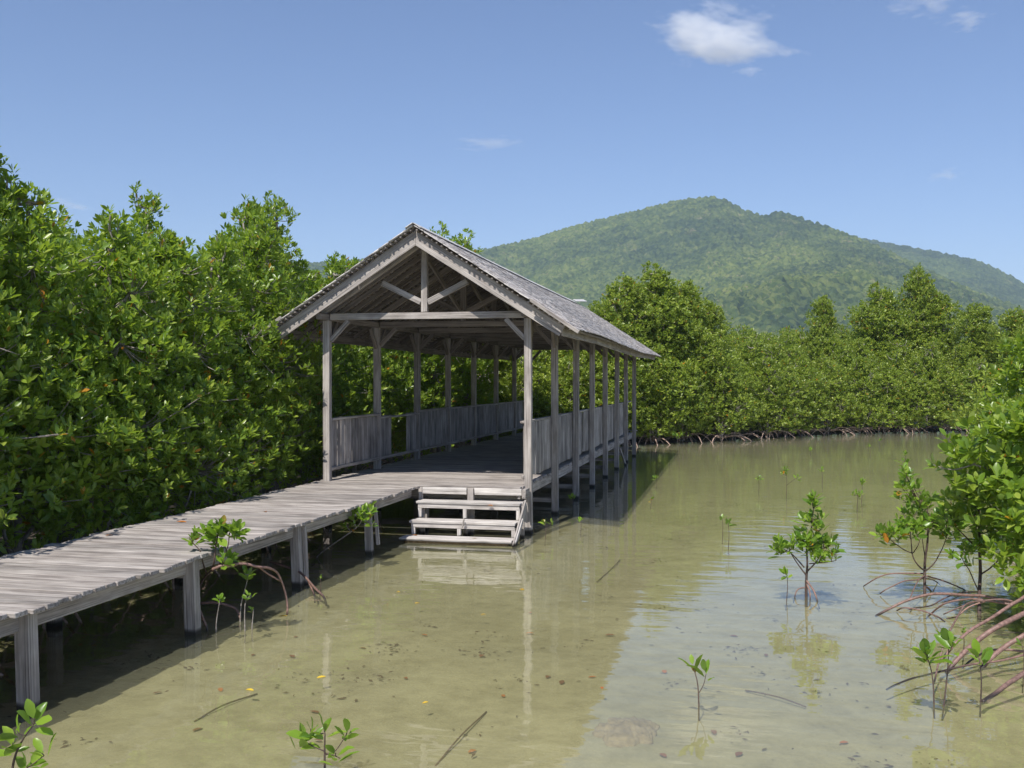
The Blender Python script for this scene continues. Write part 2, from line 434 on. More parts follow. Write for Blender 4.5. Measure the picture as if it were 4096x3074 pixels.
def leaf_variants(material, tag_):
    out = []
    for i, (wd, bend, fold) in enumerate([(1.0, 1.0, 1.0), (.86, 2.2, 1.4), (1.12, .2, .7), (.95, -.8, 1.2), (1.05, 1.6, 2.0)]):
        V = LEAF8_V.copy(); V[:, 1] *= wd
        V[:, 2] = V[:, 2] * fold - .05 * bend * V[:, 0] ** 2
        F = []
        for f in LEAF8_F: F.append(f[:3]);
        for f in LEAF8_F:
            if f[2] != f[3]: F.append((f[0], f[2], f[3]))
        F += [(2, 3, 8)][:0]
        out.append(mk('leaf_blade', V, np.array(F), material, True))
    return out
LEAFV = leaf_variants(M_LEAF, 'a'); LEAFV_Y = leaf_variants(M_LEAF_YOUNG, 'b')

def leaf_parts(parent, P, Rm, S, meshes, rng):
    base = np.array(parent['_o'])
    for i in range(len(P)):
        o = bpy.data.objects.new('leaf', meshes[int(rng.integers(len(meshes)))])
        M4 = np.eye(4); M4[:3, :3] = Rm[i] * S[i]; M4[:3, 3] = P[i] - base
        o.parent = parent; COL.objects.link(o); o.matrix_local = Matrix(M4.tolist())

ROOTS_RIGHT=[
  (0.024,[(5.723, -4.429, 0.047), (5.51, -4.169, 0.126), (5.266, -4.019, 0.164), (5.066, -4.063, 0.177), (4.78, -4.127, 0.19), (4.543, -4.181, 0.132), (4.381, -4.217, 0.056), (4.271, -4.272, 0.005), (4.237, -4.301, -0.009)]),
  (0.016,[(5.489, -4.686, 0.213), (5.098, -4.569, 0.243), (4.978, -4.493, 0.225), (4.819, -4.426, 0.166), (4.736, -4.24, 0.028), (4.687, -4.251, -0.023)]),
  (0.014,[(5.217, -4.235, 0.169), (5.059, -4.27, 0.113), (4.949, -4.295, 0.026), (4.847, -4.369, 0.015)]),
  (0.012,[(5.156, -4.248, 0.173), (4.998, -4.284, 0.119), (4.847, -4.215, 0.021)]),
  (0.013,[(4.819, -4.427, -0.0), (4.766, -4.336, 0.026), (4.637, -4.262, 0.059), (4.506, -4.189, 0.059), (4.453, -4.099, 0.01)]),
  (0.012,[(5.344, -3.387, 0.083), (5.172, -3.425, 0.076), (4.98, -3.571, 0.044), (4.811, -3.814, 0.014), (4.627, -3.957, 0.01), (4.572, -4.072, 0.018)]),
  (0.022,[(5.54, -5.084, 0.574), (5.218, -5.463, 0.46), (5.092, -5.594, 0.421), (4.9, -5.74, 0.331), (4.742, -5.877, 0.276), (4.609, -6.01, 0.203), (4.508, -6.033, 0.084), (4.458, -6.147, 0.075)]),
  (0.012,[(5.156, -5.375, 0.404), (5.07, -5.394, 0.42), (4.919, -5.428, 0.409), (4.768, -5.564, 0.404), (4.651, -5.795, 0.342), (4.498, -6.137, 0.228), (4.429, -6.256, 0.083), (4.381, -6.389, 0.003), (4.371, -6.423, -0.013)]),
  (0.034,[(5.417, -5.521, 0.458), (5.163, -5.681, 0.374), (4.947, -5.832, 0.302), (4.824, -5.859, 0.219), (4.711, -5.936, 0.148), (4.609, -6.01, 0.068), (4.544, -6.046, -0.004), (4.513, -6.135, -0.001)]),
  (0.032,[(5.387, -5.631, 0.331), (5.135, -5.79, 0.229), (4.998, -5.821, 0.145), (4.884, -5.898, 0.075), (4.805, -5.926, -0.005), (4.775, -5.973, -0.015)]),
  (0.030,[(5.234, -6.178, 0.201), (4.969, -6.442, 0.11), (4.816, -6.579, 0.053), (4.739, -6.648, 0.016), (4.657, -6.738, -0.005), (4.611, -6.83, 0.002)]),
  (0.016,[(5.335, -5.643, 0.071), (5.163, -5.682, 0.076), (5.024, -5.713, 0.092), (4.902, -5.689, 0.068), (4.765, -5.771, 0.013), (4.671, -5.894, -0.022)]),
  (0.014,[(5.152, -5.787, 0.082), (4.935, -5.886, 0.044), (4.72, -5.986, 0.032), (4.548, -6.075, 0.01), (4.349, -6.222, -0.007), (4.209, -6.387, 0.001), (4.093, -6.536, -0.003), (4.011, -6.657, -0.007)]),
]
I_ROOTS=[
  (0.008,[(4.876, -3.081, 0.19), (4.708, -3.119, 0.193), (4.529, -3.159, 0.189), (4.412, -3.185, 0.155), (4.336, -3.1, 0.085), (4.285, -2.958, 0.008)]),
  (0.008,[(4.876, -3.081, 0.155), (4.787, -3.204, 0.146), (4.635, -3.34, 0.152), (4.527, -3.365, 0.104), (4.446, -3.383, 0.062), (4.401, -3.342, 0.014)]),
  (0.007,[(4.876, -3.081, 0.169), (4.783, -3.307, 0.166), (4.708, -3.529, 0.137), (4.614, -3.806, 0.063)]),
  (0.008,[(4.88, -3.08, 0.169), (5.053, -3.042, 0.119), (5.19, -3.011, 0.063), (5.309, -2.883, -0.004), (5.328, -2.981, -0.029)]),
  (0.007,[(4.881, -3.08, 0.141), (5.013, -2.744, 0.067), (5.109, -2.518, -0.009), (5.154, -2.405, -0.059)]),
  (0.012,[(4.876, -3.082, 0.056), (4.915, -3.073, 0.035), (4.943, -3.067, 0.002)]),
]
I_LIMBS=[
  (0.016,[(4.858, -3.188, -0.008), (4.875, -3.081, 0.197), (4.88, -3.08, 0.352), (4.901, -3.075, 0.493), (4.908, -3.073, 0.677), (4.901, -3.074, 0.874)]),
  (0.009,[(4.875, -3.081, 0.218), (4.787, -3.203, 0.3), (4.735, -3.214, 0.398), (4.719, -3.218, 0.565), (4.705, -3.22, 0.719)]),
  (0.007,[(4.735, -3.214, 0.419), (4.651, -3.233, 0.454), (4.555, -3.254, 0.524), (4.473, -3.272, 0.593)]),
  (0.008,[(4.887, -3.079, 0.218), (4.989, -2.953, 0.278), (5.045, -2.94, 0.377), (5.086, -2.931, 0.463), (5.128, -2.921, 0.591)]),
  (0.006,[(4.743, -3.213, 0.426), (4.77, -3.309, 0.512), (4.797, -3.303, 0.595)]),
  (0.006,[(4.878, -3.08, 0.366), (4.842, -3.19, 0.496), (4.828, -3.193, 0.593)]),
]
J_LIMBS=[
  (0.020,[(5.197, -4.035, -0.047), (5.244, -3.819, 0.167), (5.276, -3.709, 0.357), (5.267, -3.71, 0.581), (5.267, -3.709, 0.778), (5.26, -3.71, 0.963)]),
  (0.009,[(5.28, -3.708, 0.317), (5.352, -3.794, 0.402), (5.415, -3.882, 0.523), (5.434, -3.877, 0.652), (5.44, -3.875, 0.807)]),
  (0.007,[(5.231, -3.822, 0.186), (5.17, -3.937, 0.291), (5.126, -3.947, 0.394), (5.075, -3.958, 0.472), (5.05, -3.963, 0.549)]),
  (0.008,[(5.229, -3.718, 0.587), (5.132, -3.74, 0.686), (5.042, -3.76, 0.778), (4.991, -3.771, 0.831)]),
  (0.006,[(5.415, -3.882, 0.523), (5.477, -3.97, 0.56), (5.552, -3.954, 0.592)]),
]


# ------------------------------------------------------------------ ground, water, hills
def vnoise(x, y, s, seed=0):
    rs = np.random.RandomState(seed); g = rs.rand(256, 256)
    X = x / s; Y = y / s; xi = np.floor(X).astype(int); yi = np.floor(Y).astype(int); fx = X - xi; fy = Y - yi
    fx = fx * fx * (3 - 2 * fx); fy = fy * fy * (3 - 2 * fy)
    a = g[xi % 256, yi % 256]; b = g[(xi + 1) % 256, yi % 256]; c = g[xi % 256, (yi + 1) % 256]; d = g[(xi + 1) % 256, (yi + 1) % 256]
    return (a * (1 - fx) + b * fx) * (1 - fy) + (c * (1 - fx) + d * fx) * fy

SHORE = [(-30, 8), (-6, 15.3), (-3, 16.9), (-.33, 18.9), (1.2, 20.7), (3.1, 23.0), (5.5, 26.0), (7.7, 28.8), (11.2, 30.7), (16, 32.5), (40, 36)]
def shore_y(x): return np.interp(x, [s[0] for s in SHORE], [s[1] for s in SHORE])

def grid_faces(nx, ny):
    i = np.arange(ny - 1)[:, None] * nx + np.arange(nx - 1)[None]
    i = i.ravel(); return np.stack([i, i + 1, i + 1 + nx, i + nx], 1)

def bed_z(x, y):
    x = np.atleast_1d(np.asarray(x, float)); y = np.atleast_1d(np.asarray(y, float))
    return -0.10 + .035 * (vnoise(x, y, 1.1, 1) - .5) + .02 * (vnoise(x, y, .35, 2) - .5) + .03 * np.exp(-((x - 5.4) ** 2 + (y + 4.2) ** 2) / 1.2)

def make_bed():
    xs = np.concatenate([np.array([-6000, -2000, -600, -200, -80, -40]), np.linspace(-24, 26, 260), np.array([40, 80, 200, 600, 2000, 6000])])
    ys = np.concatenate([np.array([-3000, -600, -100, -40]), np.linspace(-16, 45, 300), np.array([60, 100, 200, 600, 1500, 3000, 8000])])
    X, Y = np.meshgrid(xs, ys)
    Z = -0.10 + .035 * (vnoise(X, Y, 1.1, 1) - .5) + .02 * (vnoise(X, Y, .35, 2) - .5)
    d = np.maximum((-3.9 - X) / 1.2, (Y - shore_y(X) - .5) / 1.6)
    s = np.clip(d, 0, 1); Z = Z + s * s * (3 - 2 * s) * .125
    # gentle silt mounds at the feet of the right hand mangroves
    Z += .03 * np.exp(-((X - 5.4) ** 2 + (Y + 4.2) ** 2) / 1.2)
    return mk('lagoon_bed', np.stack([X.ravel(), Y.ravel(), Z.ravel()], 1), grid_faces(len(xs), len(ys)), M_BED, True)
tag(link('ground', make_bed()), kind='structure', label='pale silty mud flat under the shallow water')
wx = 60
wm = mk('water_sheet', np.array([(-70, -60, 0), (90, -60, 0), (90, 46, 0), (-70, 46, 0)]), np.array([(0, 1, 2, 3)]), M_WATER)
tag(link('water', wm), kind='structure')

def make_hill(name, az, el, rr, r0, back, seed, material, res=(640, 400), azr=(-60, 24, -24, 17)):
    rs = np.random.RandomState(seed)
    A = np.concatenate([np.linspace(azr[0], azr[2], 60)[:-1], np.linspace(azr[2], azr[3], res[0])] + ([np.linspace(azr[3], azr[1], 30)[1:]] if azr[3] < azr[1] else [])); T = np.interp(A, az, el)
    Rr = np.interp(A, rr[0], rr[1])
    k = np.concatenate([np.linspace(0, 1, res[1]), 1 + np.linspace(0.03, 1, 30)])
    AA, KK = np.meshgrid(A, k)
    RR = np.where(KK <= 1, r0 + (Rr - r0)[None] * KK, Rr[None] + (KK - 1) * back)
    th = np.radians(AA); X = 2.97 + RR * np.sin(th); Y = -14.26 + RR * np.cos(th)
    H = (T * Rr)[None]
    kk = np.clip(KK, 0, 1)
    prof = np.where(KK <= 1, kk ** 1.05 * (1 - .12 * np.sin(np.pi * kk)), 1 - (KK - 1) ** 1.3)
    mask = np.where(KK <= 1, np.sin(np.pi * np.clip(kk, 0, 1)) ** .8, 0)
    warp = 60 * (vnoise(X, Y, 260, seed + 1) - .5)
    sp = 1 - np.abs(2 * vnoise(X + warp * 2 + (1 - kk) * 90, Y * .35 + 300, 210, seed + 2) - 1)
    sp2 = 1 - np.abs(2 * vnoise(X + warp, Y * .5, 85, seed + 3) - 1)
    Z = H * prof + mask * H * (.34 * (sp - .6) + .10 * (sp2 - .6)) 
    # tree crowns
    cs = 6.2
    best = np.full(X.shape, 9.0); xi = np.floor(X / cs); yi = np.floor(Y / cs)
    g = rs.rand(512, 512, 3)
    hh = np.zeros(X.shape)
    for dx in (-1, 0, 1):
        for dy in (-1, 0, 1):
            cx = xi + dx; cy = yi + dy; gg = g[(cx % 512).astype(int), (cy % 512).astype(int)]
            d = np.hypot(X / cs - cx - gg[..., 0], Y / cs - cy - gg[..., 1])
            hh = np.maximum(hh, np.clip(1 - (d / .75) ** 2, 0, 1) * (.35 + .65 * gg[..., 2]))
    Z = Z + hh * 6.2 * np.clip(KK * 6, 0, 1) + 2.0 * vnoise(X, Y, 4.2, seed + 5)
    Z = np.maximum(Z, -.4)
    me = mk(name, np.stack([X.ravel(), Y.ravel(), Z.ravel()], 1), grid_faces(len(A), len(k)), material, True)
    return tag(link(name, me), kind='structure')
el_off = -0.004
make_hill('hill', [-60, -45, -22.4, -18, -14.3, -11.4, -8.8, -6.2, -3.6, -1.6, -.7, .2, 1.2, 2.4, 4.1, 6.25, 8.0, 10.0, 12.2, 14.5, 18, 24],
          [.07, .10, .1150, .1254, .1292, .1397, .1530, .1625, .1742, .1778, .1745, .1655, .1580, .1606, .1490, .1340, .118, .098, .078, .060, .035, .01],
          ([-60, -10, 0, 8, 24], [1500, 1480, 1400, 1250, 1000]), 560, 500, 3, M_HILL)
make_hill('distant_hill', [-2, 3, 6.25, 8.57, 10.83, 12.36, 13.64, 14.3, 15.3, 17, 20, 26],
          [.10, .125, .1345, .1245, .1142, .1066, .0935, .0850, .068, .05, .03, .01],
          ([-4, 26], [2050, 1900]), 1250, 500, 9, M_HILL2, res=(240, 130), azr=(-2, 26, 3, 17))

# air: one pale even volume round everything but sky and clouds
def make_haze():
    me = bpy.data.meshes.new('haze'); bm = bmesh.new(); bmesh.ops.create_cube(bm, size=1.0)
    for v in bm.verts: v.co = Vector((v.co.x * 12600, v.co.y * 12600 + 2500, (v.co.z + .5) * 421.5 - 1.5))
    bm.to_mesh(me); bm.free()
    m = bpy.data.materials.new('pale_air'); m.use_nodes = True; n = m.node_tree.nodes; l = m.node_tree.links
    n.remove(n['Principled BSDF']); v = n.new('ShaderNodeVolumePrincipled')
    v.inputs['Color'].default_value = (0.66, 0.82, 1.0, 1); v.inputs['Density'].default_value = HAZE; v.inputs['Anisotropy'].default_value = 0.0
    l.new(v.outputs[0], n['Material Output'].inputs['Volume'])
    me.materials.append(m)
    return tag(link('haze', me), kind='stuff', label='thin pale bluish haze in the air before the hill')
HAZE = 0.00020
make_haze()

# ------------------------------------------------------------------ pavilion
BAY = 2.173; NP = 8; XR = 0.03; XL = -3.073; XC = -1.54; DZ = 0.69
pav = thing('pavilion', 'weathered grey timber pavilion on stilts with gabled shingle roof over the water', 'pavilion', (XC, 7.6, 0))
rnd = random.Random(4)

def roof_dz(y, s):  # the old roof has sagged unevenly (s: 0 ridge .. 1 eave)
    return s * (.030 * math.exp(-((y - 2) / 2.2) ** 2) - .045 * math.exp(-((y - 9.5) / 3.2) ** 2)) - .02 * math.sin(math.pi * max(0, min(1, y / 15.5))) * (1 - s)
SL = 0.652
def roof_z(x, y): 
    s = min(1, abs(x - XC) / 2.3); return 4.43 - SL * abs(x - XC) + roof_dz(y, s)

posts_y = [i * BAY for i in range(NP)]
for i, y in enumerate(posts_y):
    for x in (XL, XR):
        lean = rnd.uniform(-.012, .012)
        beam('post', pav, (x, y, -.35), (x + lean, y, 3.11), .105, .105, M_WOOD, seed=1 + (i % 3), up=(0, 1, 0))
    # middle stilts carrying the floor
    beam('stilt', pav, (XC + rnd.uniform(-.1, .1), y + .02, -.35), (XC, y + .02, .47), .11, .11, M_WOOD, seed=2, up=(0, 1, 0))
    beam('cross_beam', pav, (XL + .055, y + .09, .525), (XR - .055, y + .09, .525), .05, .10, M_WOOD, seed=1)
    if i > 0:
        beam('cross_brace', pav, (XL + .055, y + .07, .22), (XR - .055, y + .07, .22), .04, .08, M_WOOD, seed=2)
    # truss
    yy = y
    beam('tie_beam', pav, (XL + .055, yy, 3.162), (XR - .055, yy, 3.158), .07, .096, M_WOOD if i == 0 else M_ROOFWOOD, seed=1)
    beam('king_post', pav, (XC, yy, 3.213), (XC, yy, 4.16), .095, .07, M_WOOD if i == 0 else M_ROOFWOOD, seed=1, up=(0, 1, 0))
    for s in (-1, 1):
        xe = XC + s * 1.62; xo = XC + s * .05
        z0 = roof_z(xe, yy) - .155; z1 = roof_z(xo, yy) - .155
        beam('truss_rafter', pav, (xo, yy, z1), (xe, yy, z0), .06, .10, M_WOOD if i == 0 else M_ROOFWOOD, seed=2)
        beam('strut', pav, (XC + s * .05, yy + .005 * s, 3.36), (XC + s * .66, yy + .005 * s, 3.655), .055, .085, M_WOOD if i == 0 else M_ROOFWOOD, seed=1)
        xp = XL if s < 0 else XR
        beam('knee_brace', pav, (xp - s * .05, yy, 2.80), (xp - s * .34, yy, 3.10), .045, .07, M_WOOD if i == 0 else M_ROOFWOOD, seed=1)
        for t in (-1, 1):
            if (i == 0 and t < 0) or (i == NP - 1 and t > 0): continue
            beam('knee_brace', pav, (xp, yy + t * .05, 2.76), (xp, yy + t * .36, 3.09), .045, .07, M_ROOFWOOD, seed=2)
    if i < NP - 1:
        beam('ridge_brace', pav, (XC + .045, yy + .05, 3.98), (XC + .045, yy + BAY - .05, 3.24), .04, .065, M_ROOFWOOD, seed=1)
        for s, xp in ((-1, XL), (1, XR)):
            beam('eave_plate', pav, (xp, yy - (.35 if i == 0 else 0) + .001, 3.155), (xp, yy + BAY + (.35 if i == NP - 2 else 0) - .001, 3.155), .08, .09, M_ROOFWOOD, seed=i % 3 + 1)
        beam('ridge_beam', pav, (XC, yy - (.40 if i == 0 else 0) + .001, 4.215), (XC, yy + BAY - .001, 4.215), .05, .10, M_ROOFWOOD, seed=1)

# common rafters
y = .36; j = 0
while y < 15.4:
    if min(abs(y - p) for p in posts_y) > .09:
        for s in (-1, 1):
            xe = XC + s * 2.10; xo = XC + s * .03
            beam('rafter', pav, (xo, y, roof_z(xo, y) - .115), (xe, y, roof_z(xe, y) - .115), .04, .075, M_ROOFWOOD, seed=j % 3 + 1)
        j += 1
    y += .362
# barge boards (front and rear gable)
def prism(name, poly, y0, y1, material, parent):
    """vertical board: outline in x,z, thickness along y"""
    n = len(poly)
    V = [(x, y0, z) for x, z in poly] + [(x, y1, z) for x, z in poly]
    bm = bmesh.new(); vs = [bm.verts.new(v) for v in V]
    bm.faces.new(vs[:n][::-1]) if True else None; bm.faces.new(vs[n:])
    for i in range(n): bm.faces.new((vs[i], vs[(i + 1) % n], vs[n + (i + 1) % n], vs[n + i]))
    bmesh.ops.recalc_face_normals(bm, faces=bm.faces[:])
    # local frame: X along the board
    a = Vector((poly[0][0], (y0 + y1) / 2, poly[0][1])); b = Vector((poly[1][0], (y0 + y1) / 2, poly[1][1]))
    x = (b - a).normalized(); yv = Vector((0, 1, 0)); z = x.cross(yv)
    m = Matrix((x, yv, z)).transposed().to_4x4(); m.translation = (a + b) / 2
    bm.transform(m.inverted())
    me = bpy.data.meshes.new(name); bm.to_mesh(me); bm.free(); me.materials.append(material)
    return link(name, me, parent, mw=m)
for yb in (-.435, 15.66):
    for s in (-1, 1):
        xe = XC + s * 2.17; xb = XC + s * 2.09
        zt0 = 4.43 - .072; zt1 = roof_z(xe, 0) - .072
        prism('barge_board', [(XC + s * .002, zt0), (xe, zt1), (xb, zt1 - .135), (XC + s * .002, zt0 - .215)], yb, yb + .028, M_WOOD, pav)
# fascia boards along the eaves
for s in (-1, 1):
    ys = [-.40, 3.1, 6.9, 10.4, 13.2, 15.65]
    for a, b in zip(ys[:-1], ys[1:]):
        xe = XC + s * 2.125
        beam('fascia_board', pav, (xe, a, roof_z(xe, a) - .155), (xe, b - .004, roof_z(xe, b) - .155), .022, .15, M_ROOFWOOD if s < 0 else M_WOOD, seed=2)
# battens across the rafters
NB = 30; SLEN = 2.29 * math.hypot(1, SL); cs = 1 / math.hypot(1, SL)
for s in (-1, 1):
    for k in range(NB + 1):
        d = .06 + k * (SLEN - .10) / NB; x = XC + s * d * cs
        segs = [-.535 + rnd.uniform(-.012, .012), 4.2, 8.4, 12.4, 15.80]
        for a, b in zip(segs[:-1], segs[1:]):
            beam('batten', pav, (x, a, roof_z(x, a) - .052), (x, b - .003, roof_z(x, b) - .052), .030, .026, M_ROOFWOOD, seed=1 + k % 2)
# shingles
def shingle_T(s, d, y, wd, ln, jit):
    x = XC + s * d * cs; n = Vector((s * SL, 0, 1)).normalized(); down = Vector((s, 0, -SL)).normalized()
    tip = .055 + jit[0]; down = (down + n * -.0).normalized()
    X = (down + n * tip * .7).normalized(); Y = Vector((0, 1, 0)) + X * jit[1]; Y = (Y - X * Y.dot(X)).normalized(); Z = X.cross(Y)
    if Z.z < 0: Y = -Y; Z = -Z
    m = Matrix((X, Y, Z)).transposed().to_4x4()
    m.translation = Vector((x, y, roof_z(x, y) - .006 + jit[2]))
    return m
part_list = []; stuffV = []; stuffF = []; so = 0
cube = np.array([(-.5, -.5, -.5), (.5, -.5, -.5), (.5, .5, -.5), (-.5, .5, -.5), (-.5, -.5, .5), (.5, -.5, .5), (.5, .5, .5), (-.5, .5, .5)])
cubeF = np.array([(0, 3, 2, 1), (4, 5, 6, 7), (0, 1, 5, 4), (1, 2, 6, 5), (2, 3, 7, 6), (3, 0, 4, 7)])
for s in (-1, 1):
    for k in range(NB + 1):
        d = .10 + k * (SLEN - .13) / NB; y = -.535 + rnd.uniform(-.03, .0)
        while y < 15.85:
            wd = rnd.uniform(.075, .135); 
            if rnd.random() > .004:
                m = shingle_T(s, d + rnd.uniform(-.009, .012), y + wd / 2, wd, .15, (rnd.uniform(-.02, .03), rnd.gauss(0, .02), rnd.uniform(-.002, .003)))
                if s > 0 and y < .55 and len(part_list) < 300: part_list.append((m, wd))
                else:
                    M4 = np.array(m); V = cube * np.array([.155, wd - .006, .012])
                    V = V @ M4[:3, :3].T + M4[:3, 3]; stuffV.append(V); stuffF.append(cubeF + so); so += 8
            y += wd
for m, wd in part_list:
    link('shingle', box_mesh(.155, round(wd - .006, 2), .012, M_SHINGLE, bev=0), pav, mw=m)
o = link('shingle_covering', mk('shingle_covering', np.vstack(stuffV), np.vstack(stuffF), M_SHINGLE), pav); o['kind'] = 'stuff'
# ridge cap: overlapping pale boards, one sprung loose near the far end
for s in (-1, 1):
    yy = -.57; k = 0
    while yy < 13.6:
        L = 1.9; z0 = 4.43 + .02 + roof_dz(yy, 0)
        n = Vector((s * SL, 0, 1)).normalized()
        c = Vector((XC + s * .062, 0, 4.452 - SL * .062))
        beam('ridge_cap', pav, (c.x, yy, c.z + roof_dz(yy, 0) + .004 * (k % 2)), (c.x, min(13.9, yy + L) - .003, c.z + roof_dz(yy + L, 0) + .004 * (k % 2)), .135, .014, M_CAP, up=tuple(n), seed=1)
        yy += L; k += 1
o = beam('ridge_cap', pav, (XC + .05, 13.8, 4.46), (XC + .16, 15.0, 4.55), .13, .014, M_CAP, up=(.5, 0, 1)); o['label'] = 'loose lifted end of the ridge cap'
# loose batten piece lying along the front right roof edge
beam('loose_batten', pav, (XC + 1.72, -.60, roof_z(XC + 1.72, 0) - .0), (XC + 2.40, -.63, roof_z(XC + 2.40, 0) - .02), .03, .05, M_WOOD, seed=1)
beam('loose_batten', pav, (XC - 2.0, -.60, roof_z(XC - 2.0, 0) - .01), (XC - 2.34, -.62, roof_z(XC - 2.34, 0) - .02), .03, .045, M_WOOD, seed=1)

# floor
pl_v = {}
y = -.345; k = 0
while y < 15.42:
    wdt = .128; xs0 = -3.21 + rnd.uniform(-.025, .02); xs1 = -.015 + rnd.uniform(-.02, .018)
    z = DZ - .0175 + rnd.uniform(-.003, .003)
    near_post = min(abs(y + wdt / 2 - p) for p in posts_y) < .055 + wdt / 2
    if near_post: xs1 = XR - .058; xs0 = XL + .058
    xs0 = round(xs0, 2); xs1 = round(xs1, 2)
    beam('deck_plank', pav, (xs0, y + wdt / 2, z), (xs1, y + wdt / 2 + rnd.uniform(-.003, .003), z), wdt, .035, M_PLANK, seed=1 + k % 3)
    y += .141; k += 1
for i in range(NP - 1):
    for x in (XR - .0755, XL + .0755 - .03):
        beam('deck_beam', pav, (x, posts_y[i] - (.33 if i == 0 and x > -1 else -.001), .595), (x, posts_y[i + 1] - .001 + (.15 if i == NP - 2 else 0), .595), .045, .14, M_WOOD, seed=1 + i % 2)
    beam('joist', pav, (-2.3, posts_y[i], .61), (-2.3, posts_y[i + 1] - .002, .61), .045, .10, M_WOOD, seed=1)
    beam('joist', pav, (-.8, posts_y[i], .61), (-.8, posts_y[i + 1] - .002, .61), .045, .10, M_WOOD, seed=1)
# front edge beam in two pieces with a short middle post
beam('deck_beam', pav, (-1.46, -.335, .622), (-.80, -.335, .622), .04, .098, M_STEP, seed=1)
beam('deck_beam', pav, (-.69, -.335, .622), (.0, -.335, .622), .04, .098, M_STEP, seed=2)
beam('stilt', pav, (-.745, -.33, -.3), (-.745, -.33, .665), .095, .07, M_WOOD, seed=1, up=(0, 1, 0))
beam('stilt', pav, (-1.49, -.33, -.3), (-1.49, -.33, .665), .06, .07, M_WOOD, seed=1, up=(0, 1, 0))
beam('beam_end', pav, (.035, -.37, .60), (.035, -.09, .60), .055, .13, M_WOOD, seed=1)
beam('diagonal_brace', pav, (XR + .08, posts_y[5] + .15, .47), (XR + .10, posts_y[5] + 1.5, -.12), .03, .07, M_WOOD, seed=1)
# raised plank end at the far right corner
beam('deck_plank', pav, (-.3, 15.45, .72), (.10, 15.40, .74), .12, .03, M_PLANK, seed=3)

# railings
def railing(x, zt, zb, side):
    for i in range(NP - 1):
        a = posts_y[i]; b = posts_y[i + 1]
        drop = -.05 if (side < 0 and i == 1) else 0
        beam('handrail', pav, (x, a + .002 if i else .055, zt - .02 + drop), (x, b - .002, zt - .02 + (drop if i == 1 else 0) + rnd.uniform(-.008, .008)), .075, .035, M_WOOD, seed=1 + i % 2)
        if side > 0 and i == NP - 2: continue
        beam('bottom_rail', pav, (x - side * .0, a + (.055 if i == 0 else .002), zb), (x, b - .002, zb), .04, .045, M_WOOD, seed=1)
        n = 14
        for j in range(n):
            yb = a + .06 + (j + .5) * (BAY - .06) / n
            if side < 0 and i == 1 and 2.80 < yb < 3.78: continue
            if rnd.random() < .012: continue
            xx = x + side * .03
            ang = -R(rnd.gauss(13 if side < 0 else 9, 6))
            w_ = rnd.choice((.090, .098, .104))
            beam('baluster', pav, (xx, yb, zb - .035 + rnd.uniform(-.012, .012)), (xx + rnd.uniform(-.004, .004), yb + rnd.uniform(-.006, .006), zt - .04), .02, w_, M_BALUSTER, seed=1 + j % 3, up=(0, 1, 0), twist=ang)
railing(-.075, 1.615, .80, 1)
railing(-3.045, 1.635, .865, -1)

# ------------------------------------------------------------------ steps down to the water
st = thing('wooden_steps', 'three pale plank steps leading from the pavilion deck down to the water', 'steps', (-.71, -.8, 0))
for zt, yf, yb in ((.495, -.63, -.345), (.262, -.93, -.61)):
    half = (yf + yb) / 2
    beam('tread', st, (-1.475, (yf + half) / 2 - .0, zt - .016), (.035, (yf + half) / 2, zt - .016), (half - yf) - .008, .032, M_STEP, seed=1)
    beam('tread', st, (-1.46, (yb + half) / 2, zt - .018), (.05, (yb + half) / 2, zt - .014), (half - yf) - .008, .032, M_STEP, seed=2)
    beam('riser', st, (-1.45, yf + .035, zt - .065), (.025, yf + .035, zt - .065), .024, .062, M_STEP, seed=1)
beam('tread', st, (-1.52, -1.075, .045), (.05, -1.075, .05), .29, .04, M_STEP, seed=2)
beam('tread_bearer', st, (-1.45, -1.16, .008), (.0, -1.16, .008), .05, .035, M_DEBRIS, seed=1)
for x in (-1.425, -.765, .0):
    beam('step_post', st, (x, -.575, .265), (x, -.575, .431), .055, .05, M_STEP, seed=1, up=(0, 1, 0))
    beam('step_post', st, (x, -.875, .066), (x, -.875, .198), .055, .05, M_STEP, seed=1, up=(0, 1, 0))
for x in (-1.43, -.80, .02):
    beam('step_leg', st, (x + .02, -.50, -.3), (x + .02, -.50, .46), .06, .05, M_WOOD, seed=1, up=(0, 1, 0))
beam('stringer', st, (.078, -.42, .47), (.078, -1.24, -.04), .022, .15, M_WOOD, seed=1)
beam('stringer', st, (.10, -.75, .30), (.095, -1.22, .02), .018, .035, M_STEP, seed=1)
beam('wedge', st, (-.70, -.96, .19), (-.67, -.98, .315), .02, .03, M_WOOD, seed=1, up=(0, 1, 0))

